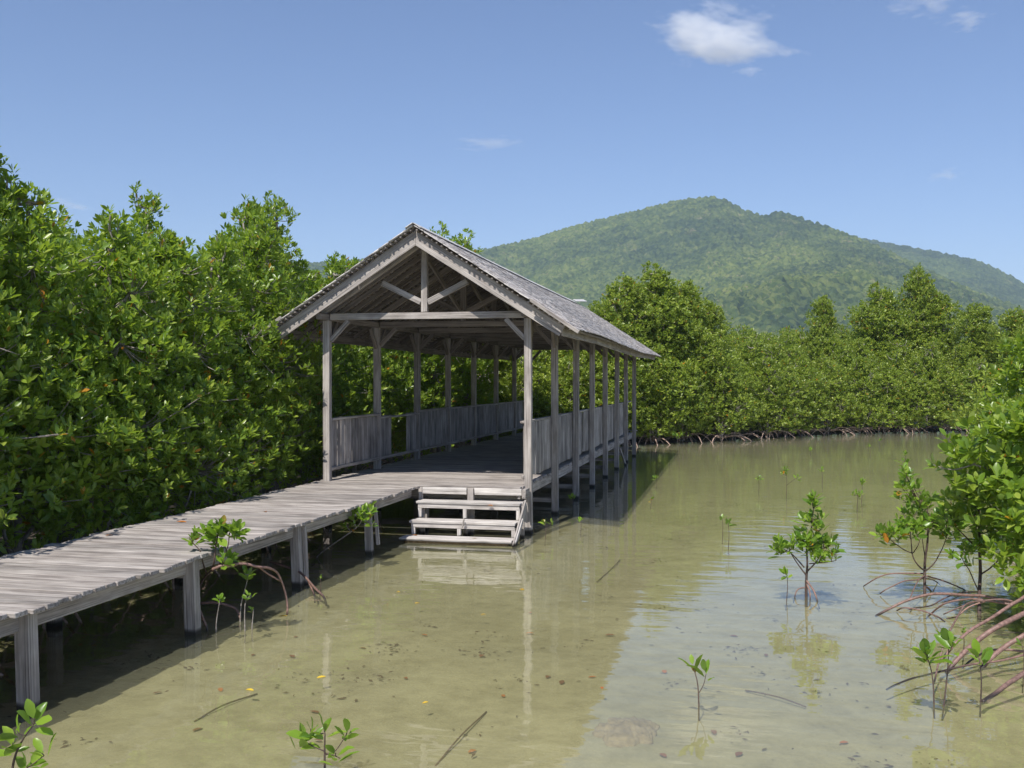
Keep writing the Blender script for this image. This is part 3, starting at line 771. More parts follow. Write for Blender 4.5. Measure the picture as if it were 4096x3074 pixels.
# ------------------------------------------------------------------ boardwalk
bw = thing('boardwalk', 'long weathered plank boardwalk on posts leading up to the pavilion', 'boardwalk', (-2.4, -6.5, 0))
def bx1(y): return -1.485 + .0118 * (y + .34)
y = -.49; k = 0
while y > -13.6:
    x1 = bx1(y) + rnd.uniform(-.02, .02); x0 = -3.215 + rnd.uniform(-.03, .04)
    if k in (47, 48): x1 += .035
    if k == 61: x1 -= .05
    x0 = round(x0, 2); x1 = round(x1, 2)
    beam('plank', bw, (x0, y + rnd.uniform(-.004, .004), DZ - .018 + rnd.uniform(-.004, .004)), (x1, y + rnd.uniform(-.004, .004), DZ - .018 + rnd.uniform(-.004, .004)), .122, .034, M_PLANK, seed=1 + k % 3)
    y -= .134; k += 1
bp_y = [-.40, -2.16, -4.24, -6.33, -8.38, -10.45, -12.5, -13.7]
for i in range(len(bp_y) - 1):
    a, b = bp_y[i], bp_y[i + 1]
    beam('side_beam', bw, (bx1(a) - .145, a - .001, .588), (bx1(b) - .145, b + .001, .588), .045, .128, M_WOOD, seed=1 + i % 3)
    beam('side_beam', bw, (-3.06, a - .001, .585), (-3.06, b + .001, .585), .045, .13, M_WOOD, seed=2)
    beam('joist', bw, (-2.35, a - .001, .60), (-2.35, b + .001, .60), .045, .10, M_WOOD, seed=1)
for i, y in enumerate(bp_y[1:-1]):
    wdt = (.08, .09, .095, .10, .10, .10)[i]
    xb = bx1(y) - .075; xt = bx1(y) - .115
    beam('post', bw, (xb + .01, y - .01, -.35), (xt, y + .01, .651), wdt + .012, wdt, M_WOOD, seed=1 + i % 3, up=(0, 1, 0))
    beam('post', bw, (-3.02, y, -.35), (-3.0, y, .53), .10, .10, M_WOOD, seed=1, up=(0, 1, 0))
    beam('cross_beam', bw, (-3.1, y + .085, .50), (-1.72, y + .085, .50), .05, .07, M_WOOD, seed=1)
o = beam('post_splint', bw, (-1.545, -4.17, .0), (-1.575, -4.17, .64), .04, .045, M_WOOD, seed=1, up=(0, 1, 0))
beam('post_splint', bw, (-1.50, -2.08, .1), (-1.545, -2.08, .62), .04, .04, M_WOOD, seed=2, up=(0, 1, 0))

# fallen leaves lying on the boardwalk and steps
def fallen(x, y, z, L, rz, m, label, group=None, name='fallen_leaf'):
    V = LEAF8_V.copy(); V[:, 2] = V[:, 2] * .6 + .02 * np.sin(V[:, 0] * 3)
    F = [f[:3] for f in LEAF8_F] + [(f[0], f[2], f[3]) for f in LEAF8_F if f[2] != f[3]]
    key = 'fl' + m.name
    if key not in _box: _box[key] = mk('fallen_leaf', V, np.array(F), m, True)
    o = link(name, _box[key]); o.location = (x, y, z); o.rotation_euler = (rnd.uniform(-.12, .12), rnd.uniform(-.06, .06), rz); o.scale = (L, L, L)
    return tag(o, label, 'leaf', group)
fallen(-2.87, -4.55, DZ + .008, .11, .3, M_OLEAF, 'orange leaf lying on the boardwalk planks beside the left hedge')
fallen(-3.0, -5.6, DZ + .008, .10, 1.3, M_BLEAF, 'small curled brown leaf on the left half of the boardwalk')
fallen(-2.3, -3.6, DZ + .008, .08, 2.3, M_OLEAF, 'small orange leaf on the boardwalk behind the leafy sapling')
fallen(-.53, -1.10, .075, .07, .2, M_YLEAF, 'yellow leaf on the lowest step just above the water')
fallen(-1.42, -.98, .072, .09, -.2, M_BLEAF, 'brown leaf at the left end of the lowest step')
fallen(-.42, -.655, .47, .08, .1, M_OLEAF, 'rust coloured leaf caught on the edge of the top step')

# ------------------------------------------------------------------ mangrove trees
rngG = np.random.default_rng(11)

def crown_lobes(H, Rr, z0, n, rng, narrow=False):
    L = []
    for i in range(n):
        t = (i + .5) / n; z = z0 + (H - z0 - .35) * t
        rr = Rr * ((1 - .55 * t ** 2.2) if not narrow else (.92 - .40 * t) * Rr * (.55 + .65 * rng.random()))
        a = i * 2.4 + rng.random(); off = rr * (.45 if t < .85 else .2) * (0.6 + .5 * rng.random())
        r = rr * (.55 + .25 * rng.random())
        L.append((math.cos(a) * off, math.sin(a) * off, z, r, r, r * (.62 + .25 * rng.random())))
    # spiky leader shoots
    for i in range(3 if not narrow else 2):
        a = rng.random() * 6.28; o_ = Rr * .35 * rng.random()
        L.append((math.cos(a) * o_, math.sin(a) * o_, H - .22 - .25 * rng.random(), .17, .17, .30))
    return L

def root_arc(r0z, ang, reach, rad, rng, drop=-.12):
    n = 9; t = np.linspace(0, 1, n)
    x = reach * (t ** .85); z = r0z + (.26 * np.sin(t * np.pi)) * min(reach, .9) * (.5 + rng.random() * .6) - (r0z - drop) * t ** 1.9
    sw = .08 * np.sin(t * 4 + rng.random() * 6) * t
    ca, sa = math.cos(ang), math.sin(ang)
    P = np.stack([x * ca - sw * sa, x * sa + sw * ca, z], 1)
    return P, rad * (1 - .35 * t)

class Tree:
    """parts of one tree kind, built once round the origin and shared by its copies"""
    def __init__(s, seed, H, Rr, z0, nl, dens, tmpl, L, material, nroots, rootmat, narrow=False, k=8, twigs=40, zmin=.25, reach=(.55, .85), rz=1.0):
        rng = np.random.default_rng(seed); s.H = H; s.R = Rr
        s.lobes = crown_lobes(H, Rr, z0, nl, rng, narrow)
        P, A = shoots(s.lobes, dens, rng, zmin=zmin)
        LP, LR, LS = leaves(P, A, k, L, rng, 12, 66)
        s.crown = merge_leaves('crown', tmpl, LP, LR, LS, material)
        zc = .55 + .3 * rng.random()
        items = []
        tp = smooth_path([(0, 0, -.2), (.03, .02, zc), (.10 * rng.normal(), .10 * rng.normal(), H * .5), (.12 * rng.normal(), .12 * rng.normal(), H - .35)], 4)
        items.append((tp, np.linspace(.055, .014, len(tp)) * (H / 4.5)))
        for (x, y, z, rx, ry, rz) in s.lobes:
            b = tp[np.argmin(abs(tp[:, 2] - (z - rx * 1.1)))]
            m = np.array([(b[0] + x) / 2 + .05 * rng.normal(), (b[1] + y) / 2 + .05 * rng.normal(), (b[2] + z) / 2 - .05])
            lp = smooth_path([b, m, (x, y, z), (x * 1.35, y * 1.35, z + rz * .55)], 3)
            items.append((lp, np.linspace(.026, .008, len(lp))))
        s.trunk = tubes_mesh('trunk', items, M_BARK, 6)
        tw = []
        idx = rng.choice(len(P), min(twigs * 3, len(P)), replace=False)
        for i in idx:
            c = np.array(min(s.lobes, key=lambda q: (q[0] - P[i, 0]) ** 2 + (q[1] - P[i, 1]) ** 2 + (q[2] - P[i, 2]) ** 2)[:3])
            a = P[i] - A[i] * .02; m = (a * .55 + c * .45) - np.array([0, 0, .06]); b = c
            tw.append((smooth_path([b, m, a], 3), np.array([.008] * 3 + [.006] * 3 + [.004])))
        s.twig = tubes_mesh('twigs', tw, M_BARK, 4)
        s.roots = []
        for i in range(nroots):
            Pp, rr = root_arc(rz * zc * (.30 + .55 * rng.random()), i * 6.28 / max(1, nroots) + rng.normal() * .25, reach[0] + reach[1] * rng.random(), .016 + .010 * rng.random(), rng)
            s.roots.append(tubes_mesh('prop_root', [(Pp, rr)], rootmat, 6))

def plant(T, x, y, H, rz, label, group=None, sc=None, z=0, roots=True, name='mangrove_tree', cat='tree', twigs=True):
    t = thing(name, label, cat, (x, y, z), group)
    sz = H / T.H; sx = sc if sc else (.5 + .5 * sz)
    m = Matrix.Translation((x, y, z)) @ Matrix.Rotation(rz, 4, 'Z') @ Matrix.Diagonal((sx, sx, sz, 1))
    c = link('crown', T.crown, t, mw=m); c['kind'] = 'stuff'
    link('trunk', T.trunk, t, mw=m)
    if twigs:
        o = link('twigs', T.twig, t, mw=m); o['kind'] = 'stuff'
    if roots:
        mr = Matrix.Translation((x, y, z)) @ Matrix.Rotation(rz, 4, 'Z') @ Matrix.Diagonal((sx, sx, 1, 1))
        for r in T.roots: link('prop_root', r, t, mw=mr)
    return t, m

L8 = (LEAF8_V, LEAF8_F); L4 = (LEAF4_V, LEAF4_F); L2 = (LEAF2_V, LEAF2_F)
near_kinds = [Tree(100 + i, 4.6, 1.12, .75, 16, 42, L4, .118, M_LEAF, 7, M_ROOTFAR, k=7, twigs=110, reach=(.3, .4)) for i in range(5)]
back_kinds = [Tree(200 + i, 4.8, 1.25, 1.6, 12, 24, L4, .12, M_LEAF, 0, M_ROOTFAR, k=7, twigs=15) for i in range(3)]
far_kinds = [Tree(300 + i, 3.6, 1.15, .55, 13, 32, L4, .135, M_LEAF_FAR, 11, M_ROOTFAR, k=7, twigs=50, zmin=.30, reach=(.3, 1.0), rz=.62) for i in range(5)]
farback = [Tree(400 + i, 4.2, 1.25, 1.4, 11, 26, L2, .14, M_LEAF_FAR, 0, M_ROOTFAR, k=6, twigs=10) for i in range(4)]
narrow = [Tree(500 + i, 6.0, 1.25, 1.6, 22, 38, L4, .135, M_LEAF_FAR, 0, M_ROOTFAR, True, k=7, twigs=40) for i in range(3)]
narrowN = [Tree(520 + i, 5.6, 1.0, 1.4, 18, 40, L4, .115, M_LEAF, 0, M_ROOTFAR, True, k=7, twigs=40) for i in range(2)]

tr = random.Random(8)
def front_leaf_parts(t, T, m, n, rng, facing, L=.125, meshes=LEAFV):
    """the outermost leaves that the camera side shows one by one"""
    P, A = shoots(T.lobes, 14, rng, shell=(1.0, 1.1), zmin=.4)
    M4 = np.array(m); P = P @ M4[:3, :3].T + M4[:3, 3]; A = nrm(A @ M4[:3, :3].T)
    c = np.array([M4[0, 3], M4[1, 3], 0]); f = ((P - c) * np.array(facing)).sum(1)
    P = P[np.argsort(-f)][:max(1, n // 7)]; A = A[np.argsort(-f)][:max(1, n // 7)]
    LP, LR, LS = leaves(P, A, 7, L, rng, 12, 64); leaf_parts(t, LP[:n], LR[:n], LS[:n], meshes, rng)

# left bank, front row along the boardwalk and pavilion
prof_y = [-13, -9, -7, -6, -5.0, -4.4, -3.8, -2.8, -2.3, -1.1, 0, 1.1, 2.0, 2.8, 4.1, 6, 9, 12, 17]
prof_h = [4.9, 4.9, 4.7, 4.7, 4.6, 4.0, 4.25, 4.55, 4.35, 4.15, 4.5, 5.15, 4.8, 4.35, 4.2, 4.4, 4.5, 4.4, 4.2]
spots_desc = {0: 'at the left edge of the photograph', 1: 'second from the left edge'}
y = -11.2; i = 0
ORD = ['first', 'second', 'third', 'fourth', 'fifth', 'sixth', 'seventh', 'eighth', 'ninth', 'tenth', 'eleventh', 'twelfth', 'thirteenth', 'fourteenth', 'fifteenth', 'sixteenth', 'seventeenth', 'eighteenth', 'nineteenth', 'twentieth', 'twenty first', 'twenty second', 'twenty third', 'twenty fourth']
pos_names = ['left of the frame', 'left of the frame', 'farthest left beside the near boardwalk', 'behind the near end of the boardwalk', 'second behind the boardwalk', 'third behind the boardwalk', 'behind the middle of the boardwalk', 'behind the boardwalk left of the tall spiky one', 'beside the boardwalk with the tallest spiky top', 'just left of the pavilion eave', 'just behind the pavilion front left post', 'seen through the first bay of the pavilion', 'seen through the bay with the missing balusters', 'seen through the third bay of the pavilion']
while y < 16.6:
    H = float(np.interp(y, prof_y, prof_h)) + tr.uniform(-.08, .08)
    T = near_kinds[i % 5]; xt = -4.42 - .85 * min(1, max(0, (y - .2) / 1.5)); H *= 1 + .09 * min(1, max(0, (y - .2) / 1.5))
    nm = pos_names[i] if i < len(pos_names) else None
    lab = ('dense glossy green mangrove %s' % nm) if nm and i > 1 else 'glossy green mangrove, %s tree from the near end of the left side row' % ORD[i]
    t, m = plant(T, xt + tr.uniform(-.15, .1), y, H, tr.uniform(0, 6.28), lab, 'mangroves along the left side', sc=1.0)
    if 1 <= i <= 13:
        front_leaf_parts(t, T, m, 180, np.random.default_rng(900 + i), (.62, -.62, .25))
    y += 1.26 + tr.uniform(-.12, .12); i += 1
for row, (x, dh) in enumerate(((-6.1, .15), (-8.1, .3), (-10.3, .3))):
    y = -10.5
    while y < 19:
        H = float(np.interp(y - 1.6 * (row + 1), prof_y, prof_h)) + dh + tr.uniform(-.35, .2)
        plant(back_kinds[(i + row) % 3], x + tr.uniform(-.4, .4), y, min(H, 5.0), tr.uniform(0, 6.28), 'mangrove in the thicket behind the left front row', 'mangroves in the left thicket', twigs=False, roots=False)
        y += 1.75 + tr.uniform(-.2, .2); i += 1
plant(narrowN[0], -6.6, .75, 5.45, 1.0, 'tall narrow mangrove with a pointed top at the upper left', sc=.9, roots=False)
plant(narrowN[1], -4.9, 1.95, 5.42, 2.0, 'slender mangrove with sparse upright shoots left of the roof', sc=.72, roots=False)
plant(narrowN[0], -4.6, -5.3, 4.85, 3.0, 'mangrove with a tall leafy spire at the left edge', sc=.7, roots=False)
plant(narrowN[0], -4.55, 10.3, 6.2, 4.0, 'mangrove tip showing above the roof ridge, nearer the gable', sc=1.25, roots=False)
plant(narrowN[1], -4.7, 13.5, 6.35, 5.0, 'mangrove tip showing above the roof ridge, beside the hill', sc=1.4, roots=False)

# low leafy branches at the near left edge of the boardwalk
def leafy_thing(name, label, cat, base, limbs, lobes, nsh, k, L, leafmeshes, stemmat, seed, group=None, roots=None, rootmat=None, lo=15, hi=72, up=.9, maxparts=300, stuffmat=None):
    rng = np.random.default_rng(seed); t = thing(name, label, cat, base, group)
    first = True
    for r, pts in limbs:
        sp = smooth_path(pts, 4)
        link('stem' if first else 'branch', tubes_mesh('stem', [(sp, np.linspace(r, max(.0025, r * .45), len(sp)))], stemmat, 6), t); first = False
    if roots:
        for r, pts in roots:
            sp = smooth_path(pts, 4)
            link('prop_root', tubes_mesh('prop_root', [(sp, np.linspace(r, r * .75, len(sp)))], rootmat or M_ROOT, 8), t)
    allp = np.vstack([smooth_path(p, 3) for r, p in limbs])
    P = []; A = []
    for li, (x, y, z, rx, ry, rz) in enumerate(lobes):
        n = nsh[li] if isinstance(nsh, (list, tuple)) else nsh
        d = nrm(rng.normal(size=(n, 3))); rr = rng.random(n) ** .4
        p = np.array([x, y, z]) + d * np.array([rx, ry, rz]) * rr[:, None]
        P.append(p); A.append(nrm(d * .5 + np.array([0, 0, up]) + rng.normal(size=(n, 3)) * .25))
    P = np.vstack(P); A = np.vstack(A)
    tw = []
    for p, a in zip(P, A):
        dd = ((allp - p) ** 2).sum(1) + np.maximum(0, allp[:, 2] - p[2]) * 2; b = allp[np.argmin(dd)]
        if np.linalg.norm(b - p) > .02:
            m = (b + p) / 2 + np.array([0, 0, -.15]) * np.linalg.norm(b - p)
            tw.append((smooth_path([b, m, p - a * .01, p + a * .01], 3), .0032))
    if tw: link('twig', tubes_mesh('twig', tw, stemmat, 5), t)
    LP, LR, LS = leaves(P, A, k, L, rng, lo, hi)
    if len(LP) > maxparts:
        order = rng.permutation(len(LP)); a, b = order[:maxparts], order[maxparts:]
        leaf_parts(t, LP[a], LR[a], LS[a], leafmeshes, rng)
        o = link('foliage', merge_leaves('foliage', L8, LP[b], LR[b], LS[b], stuffmat or M_LEAF_YOUNG), t); o['kind'] = 'stuff'
    else: leaf_parts(t, LP, LR, LS, leafmeshes, rng)
    return t

leafy_thing('mangrove_shrub', 'low bright leafy mangrove branch reaching over the near left boardwalk edge', 'shrub', (-3.75, -7.1, 0),
    [(.012, [(-3.8, -7.2, -.1), (-3.75, -7.15, .5), (-3.6, -6.95, .78), (-3.45, -6.7, .95)]), (.008, [(-3.75, -7.15, .5), (-3.8, -7.4, .8), (-3.7, -7.5, 1.0)]), (.008, [(-3.6, -6.95, .78), (-3.6, -6.8, 1.1), (-3.55, -6.7, 1.3)])],
    [(-3.5, -6.8, 1.15, .28, .28, .25), (-3.75, -7.3, 1.05, .25, .3, .25), (-3.5, -6.5, .95, .2, .2, .15)], (13, 10, 5), 7, .14, LEAFV_Y, M_BARK, 31)

# far bank across the water
SP = np.array(SHORE[1:], float); seg = np.linalg.norm(np.diff(SP, axis=0), axis=1); cum = np.r_[0, np.cumsum(seg)]
def shore_at(d):
    x = np.interp(d, cum, SP[:, 0]); y = np.interp(d, cum, SP[:, 1]); d2 = min(cum[-1], d + .5)
    tx = np.interp(d2, cum, SP[:, 0]) - x; ty = np.interp(d2, cum, SP[:, 1]) - y; ln = math.hypot(tx, ty) + 1e-6
    return x, y, -ty / ln, tx / ln
rows = [(1.0, 3.1), (2.5, 3.7), (4.1, 4.1), (5.8, 4.45), (7.7, 4.75), (9.8, 4.9), (12.2, 4.95), (15, 5.0), (18.5, 5.1)]
cnt = [0, 0]
for ri, (off, h) in enumerate(rows):
    d = .3 + (ri % 2) * .7; step = 1.42 + .07 * ri
    while d < (27.5 if ri else 27.5):
        x, y, nx, ny = shore_at(d); x += nx * off + tr.uniform(-.25, .25); y += ny * off + tr.uniform(-.25, .25)
        if y - x * .2 > 14.5 and not (x < -3.2 and y < 17):
            hh = h + tr.uniform(-.3, .3) + (.25 if x < 1.5 else 0)
            if ri < 2:
                frac = ORD[cnt[ri]]; cnt[ri] += 1
                plant(far_kinds[(i * 3 + ri) % 5], x, y, hh, tr.uniform(0, 6.28),
                      ('rounded mangrove, %s from the left along the far waterline' % frac) if ri == 0 else ('mangrove behind the waterline row, %s from the left on the far bank' % frac),
                      'mangroves along the far waterline' if ri == 0 else 'mangroves behind the far waterline', sc=1.0, roots=True, twigs=True)
            else:
                plant(farback[i % 4], x, y, hh, tr.uniform(0, 6.28), 'mangrove in the forest canopy across the water', 'mangroves in the far forest', sc=1.05, roots=False, twigs=False)
        d += step + tr.uniform(-.15, .15); i += 1
for x, y, H, sc, lab in [(-1.5, 19.9, 4.85, .9, 'mangrove crown just clear of the roof end'), (-.9, 21.0, 5.8, 1.1, 'left shoulder of the tall mangrove clump beside the roof'),
        (.15, 22.4, 6.45, 1.25, 'tallest mangrove on the far bank, rising right of the pavilion roof'), (1.15, 23.6, 5.85, 1.05, 'right shoulder of the tall mangrove clump beside the roof'), (1.8, 24.8, 5.2, 1.0, 'lower right end of the tall mangrove clump beside the roof'),
        (6.85, 33.8, 6.05, .8, 'narrow mangrove rising from the middle of the far bank'), (9.7, 36.4, 6.8, 1.35, 'left one of the twin tall mangroves on the far bank'),
        (11.45, 36.9, 7.55, 1.0, 'taller right one of the twin mangroves on the far bank'), (12.2, 37.2, 6.3, 1.3, 'side crown right of the twin mangroves'), (13.7, 35.3, 5.7, 1.0, 'lone mangrove top right of the twin pair'),
        (15.0, 33.6, 5.3, 1.2, 'mangrove top at the right edge before the hill')]:
    T = narrow[(int(x * 10)) % 3]
    plant(T, x, y, H, tr.uniform(0, 6.28), lab, sc=sc, roots=False)

# extra loose prop roots along the far waterline
rngR = np.random.default_rng(77)
# right hand bank: bushes from near to far
def bush(name, label, base, lobes, dens, L, k, seed, roots=6, tmpl=L8, material=M_LEAF, parts=240, lm=LEAFV, group=None):
    rng = np.random.default_rng(seed); t = thing(name, label, 'tree', base, group)
    P, A = shoots(lobes, dens, rng, up=.85, shell=(.55, 1.05), zmin=.15)
    LP, LR, LS = leaves(P, A, k, L, rng, 15, 72)
    f = ((LP - np.array([5.3, -4, 1])) * np.array([-.5, -.85, .1])).sum(1) if parts else np.zeros(len(LP))
    # the parts are taken leaf by leaf from the side that faces the open water
    order = np.argsort(-f); a, b = order[:parts], order[parts:]
    if parts: leaf_parts(t, LP[a], LR[a], LS[a], lm, rng)
    o = link('foliage', merge_leaves('foliage', tmpl, LP[b], LR[b], LS[b], material), t); o['kind'] = 'stuff'
    items = []; bx, by, bz = base
    tp = smooth_path([(bx, by, -.2), (bx + .05, by, .5), (bx + .0, by + .05, 1.1), (bx + .1, by, 1.7)], 4); items.append((tp, np.linspace(.05, .018, len(tp))))
    for (x, y, z, rx, ry, rz) in lobes:
        b0 = tp[np.argmin(abs(tp[:, 2] - (z - rx * .8)))]
        lp = smooth_path([b0, ((b0[0] + x) / 2, (b0[1] + y) / 2, (b0[2] + z) / 2 - .08), (x, y, z)], 3); items.append((lp, np.linspace(.022, .01, len(lp))))
        for q in range(14):
            s_ = P[rng.integers(len(P))]
            if np.linalg.norm(s_ - np.array([x, y, z])) < rx * 1.3:
                items.append((smooth_path([(x, y, z), (np.array([x, y, z]) + s_) / 2 - np.array([0, 0, .05]), s_], 3), np.linspace(.008, .004, 7)))
    link('trunk', tubes_mesh('trunk', items, M_BARK, 6), t)
    for q in range(roots):
        Pp, rr = root_arc(.45 + .3 * rng.random(), rng.random() * 6.28, .6 + .7 * rng.random(), .018, rng)
        link('prop_root', tubes_mesh('prop_root', [(Pp + np.array([bx, by, 0]), rr)], M_ROOT, 6), t)
    return t
K1 = bush('mangrove_tree', 'big glossy leaved mangrove filling the right edge above the red prop roots', (6.15, -4.1, 0),
     [(5.66, -4.40, 1.38, .62, .62, .55), (6.02, -4.15, 1.95, .50, .5, .45), (6.10, -4.62, .85, .50, .5, .40), (6.45, -3.75, 1.25, .95, .95, .9), (5.95, -3.9, 1.0, .55, .55, .5), (6.5, -4.7, 1.3, .6, .6, .6), (5.12, -4.16, 1.42, .30, .35, .26), (5.32, -3.92, 1.10, .35, .35, .28), (5.50, -4.3, 1.80, .26, .26, .24), (5.72, -4.3, .62, .35, .35, .22), (5.30, -4.80, .62, .22, .22, .18), (5.50, -4.95, .42, .22, .22, .16), (5.46, -4.68, .95, .28, .28, .26)], 37, .135, 8, 41, roots=2, parts=290)
for r, pts in ROOTS_RIGHT:
    sp = smooth_path(pts, 4)
    link('prop_root', tubes_mesh('prop_root', [(sp, np.linspace(r * .62, r * .48, len(sp)))], M_ROOT, 8), K1)
bush('mangrove_tree', 'mangrove on the right bank behind the big glossy one', (7.0, -.1, 0), [(6.62, -.13, 1.25, .8, .8, .75), (7.1, .29, 1.95, .8, .8, .75), (6.2, .1, 1.0, .45, .45, .4), (6.75, .2, 2.35, .4, .4, .45), (7.6, .3, 1.0, .9, .9, .8)], 42, .125, 8, 42, parts=80)
bush('mangrove_tree', 'yellowish green mangrove half hidden at the right edge', (8.3, 1.3, 0), [(8.12, 1.23, 1.9, 1.1, 1.1, 1.0), (8.4, 1.6, .9, 1.1, 1.1, .8)], 34, .12, 7, 43, tmpl=L4, material=M_LEAF_FAR, parts=0)
bush('mangrove_tree', 'mangrove farther back along the right bank', (8.3, 5.4, 0), [(7.85, 5.27, 1.5, 1.0, 1.0, 1.0), (8.5, 5.93, 2.55, .85, .85, .75), (9.2, 6.3, 1.4, 1.2, 1.2, 1.1), (9.4, 6.6, 2.4, .9, .9, .8)], 32, .12, 7, 44, tmpl=L4, material=M_LEAF_FAR, parts=0)
bush('mangrove_tree', 'mangrove where the right bank meets the far waterline', (9.9, 11.9, 0), [(9.5, 11.9, 1.2, 1.1, 1.1, .95), (10.3, 12.4, 2.1, 1.1, 1.1, 1.0), (11.2, 12.6, 1.5, 1.3, 1.3, 1.2)], 28, .12, 7, 45, tmpl=L4, material=M_LEAF_FAR, parts=0)
bush('mangrove_tree', 'mangrove low on the far right bank beside the open water', (12.3, 19.5, 0), [(12.0, 19.5, 1.2, 1.3, 1.3, 1.1), (12.9, 20.2, 2.3, 1.3, 1.3, 1.2), (13.6, 20.5, 1.5, 1.4, 1.4, 1.3)], 26, .12, 7, 46, tmpl=L4, material=M_LEAF_FAR, parts=0)

# small tree with arching roots, right of centre
leafy_thing('young_mangrove', 'young mangrove on thin arching red roots, left of the bushy right edge', 'tree', (4.87, -3.08, 0), I_LIMBS,
    [(4.72, -3.2, .72, .22, .22, .14), (4.53, -3.25, .60, .14, .18, .10), (4.92, -3.07, .80, .30, .25, .18), (5.12, -2.93, .66, .16, .16, .12), (4.80, -3.1, 1.02, .22, .2, .14), (4.68, -3.1, 1.18, .10, .10, .18)],
    (15, 11, 20, 14, 13, 7), 7, .112, LEAFV_Y, M_STEMDK, 51, roots=I_ROOTS, maxparts=300)
leafy_thing('young_mangrove', 'slim dark stemmed mangrove among the red prop roots at the right', 'tree', (5.24, -3.85, 0), J_LIMBS,
    [(5.10, -3.95, .55, .14, .14, .10), (5.32, -3.75, .72, .20, .2, .14), (5.45, -3.88, .85, .18, .18, .15), (5.20, -3.72, .98, .22, .22, .14), (5.0, -3.77, .86, .15, .15, .10), (5.5, -3.95, .62, .12, .12, .10)],
    (7, 12, 12, 14, 9, 6), 7, .118, LEAFV_Y, M_STEMDK, 52, maxparts=280)
bx, by = 3.655, -3.61
leafy_thing('young_mangrove', 'bushy little mangrove standing alone in the open water', 'tree', (bx, by, 0),
    [(.017, [(bx, by, -.12), (bx, by, .16), (bx + .01, by, .34), (bx + .0, by, .52)]), (.009, [(bx, by, .22), (bx - .09, by + .02, .34), (bx - .17, by, .47)]), (.009, [(bx, by, .25), (bx + .10, by + .02, .36), (bx + .17, by, .50)]),
     (.008, [(bx - .02, by, .30), (bx - .14, by + .08, .42), (bx - .28, by + .05, .50)]), (.007, [(bx + .03, by, .34), (bx + .2, by - .1, .38), (bx + .28, by - .1, .40)]), (.008, [(bx, by, .5), (bx + .05, by, .7), (bx + .07, by, .9)])],
    [(bx - .02, by, .55, .22, .2, .10), (bx - .27, by + .04, .50, .12, .14, .06), (bx + .20, by, .52, .12, .14, .10), (bx + .05, by, .74, .14, .14, .12), (bx + .12, by - .1, .44, .16, .12, .06), (bx + .06, by, .96, .07, .07, .08)],
    (18, 10, 10, 12, 7, 4), 6, .112, LEAFV_Y, M_STEMDK, 53, roots=[(.010, [(bx, by, .17), (bx + .07, by - .12, .08), (bx + .11, by - .25, -.06)]), (.008, [(bx, by, .10), (bx - .09, by - .02, .07), (bx - .13, by - .08, -.05)]), (.008, [(bx, by, .14), (bx + .03, by - .1, .06), (bx + .02, by - .2, -.05)])], maxparts=300)

# seedlings and saplings
def sapling(x, y, tx, ty, tz, n, k, L, label, seed, group=None, spread=.05, r=.005, m=M_STEMDK, extra=None):
    mid = ((x + tx) / 2 + .012, (y + ty) / 2, tz * .5)
    limbs = [(r, [(x, y, -.12), mid, (tx, ty, tz)])] + (extra or [])
    lobes = [(tx, ty, tz + .005, spread, spread, spread * .7)]
    ns = [n]
    for rr, pts in (extra or []):
        e = pts[-1]; lobes.append((e[0], e[1], e[2], .02, .02, .02)); ns.append(1)
    return leafy_thing('mangrove_sapling', label, 'sapling', (x, y, 0), limbs, lobes, ns, k, L, LEAFV_Y, m, seed, group, lo=12, hi=62, up=1.3)
sapling(2.72, -7.34, 2.679, -7.344, .266, 1, 4, .135, 'single seedling with a few upright leaves above the sunken rock', 61, spread=.004, r=.006, extra=[(.003, [(2.72, -7.34, .09), (2.75, -7.34, .15), (2.765, -7.34, .22)])])
sapling(3.44, -3.88, 3.453, -3.873, .277, 2, 5, .10, 'seedling beside the bushy little mangrove', 62, spread=.03)
sapling(2.85, -.62, 2.853, -.623, .31, 2, 4, .10, 'slim seedling in the middle of the open water', 63, spread=.03)
sapling(2.76, .25, 2.762, .249, .26, 1, 4, .10, 'seedling just behind the slim mid water one', 64, spread=.01)
sapling(3.88, 5.65, 3.878, 5.652, .47, 6, 5, .10, 'largest of the far saplings in the open water', 65, spread=.12, extra=[(.004, [(3.88, 5.65, .2), (4.0, 5.62, .3), (4.08, 5.62, .36)])])
sapling(3.38, 6.28, 3.375, 6.279, .28, 2, 5, .10, 'small sapling left of the largest far sapling', 66, spread=.03)
sapling(4.98, 4.03, 4.994, 4.035, .25, 4, 5, .10, 'nearer sapling of the pair before the right bank', 67, spread=.08)
sapling(5.16, 4.96, 5.177, 4.962, .36, 3, 5, .10, 'farther sapling of the pair before the right bank', 68, spread=.06)
sapling(4.74, 8.24, 4.733, 8.243, .27, 2, 5, .10, 'small sapling right of the largest far sapling', 69, spread=.03)
sapling(4.28, -6.95, 4.232, -6.956, .33, 5, 5, .145, 'broad leaved sapling standing in front of the thick red roots', 70, spread=.06, r=.006)
sapling(4.32, -6.98, 4.368, -6.966, .43, 4, 5, .125, 'sapling with pale leaves beside the broad leaved one', 71, spread=.05, r=.006)
sapling(4.59, -6.84, 4.585, -6.837, .30, 1, 6, .155, 'dark stemmed seedling with one fan of leaves right of the saplings', 72, spread=.01, r=.006)
sapling(5.02, -6.2, 5.02, -6.2, .25, 1, 5, .07, 'tiny seedling between the thickest roots at the right', 73, spread=.01)
sapling(4.75, -5.5, 4.755, -5.49, .16, 1, 5, .06, 'tiny seedling under the arching roots', 74, spread=.01)
sapling(.36, -.5, .368, -.499, .23, 1, 5, .10, 'seedling in the shade beside the steps', 75, spread=.01, extra=[(.004, [(.36, -.5, .12), (.42, -.5, .18), (.45, -.5, .22)])])
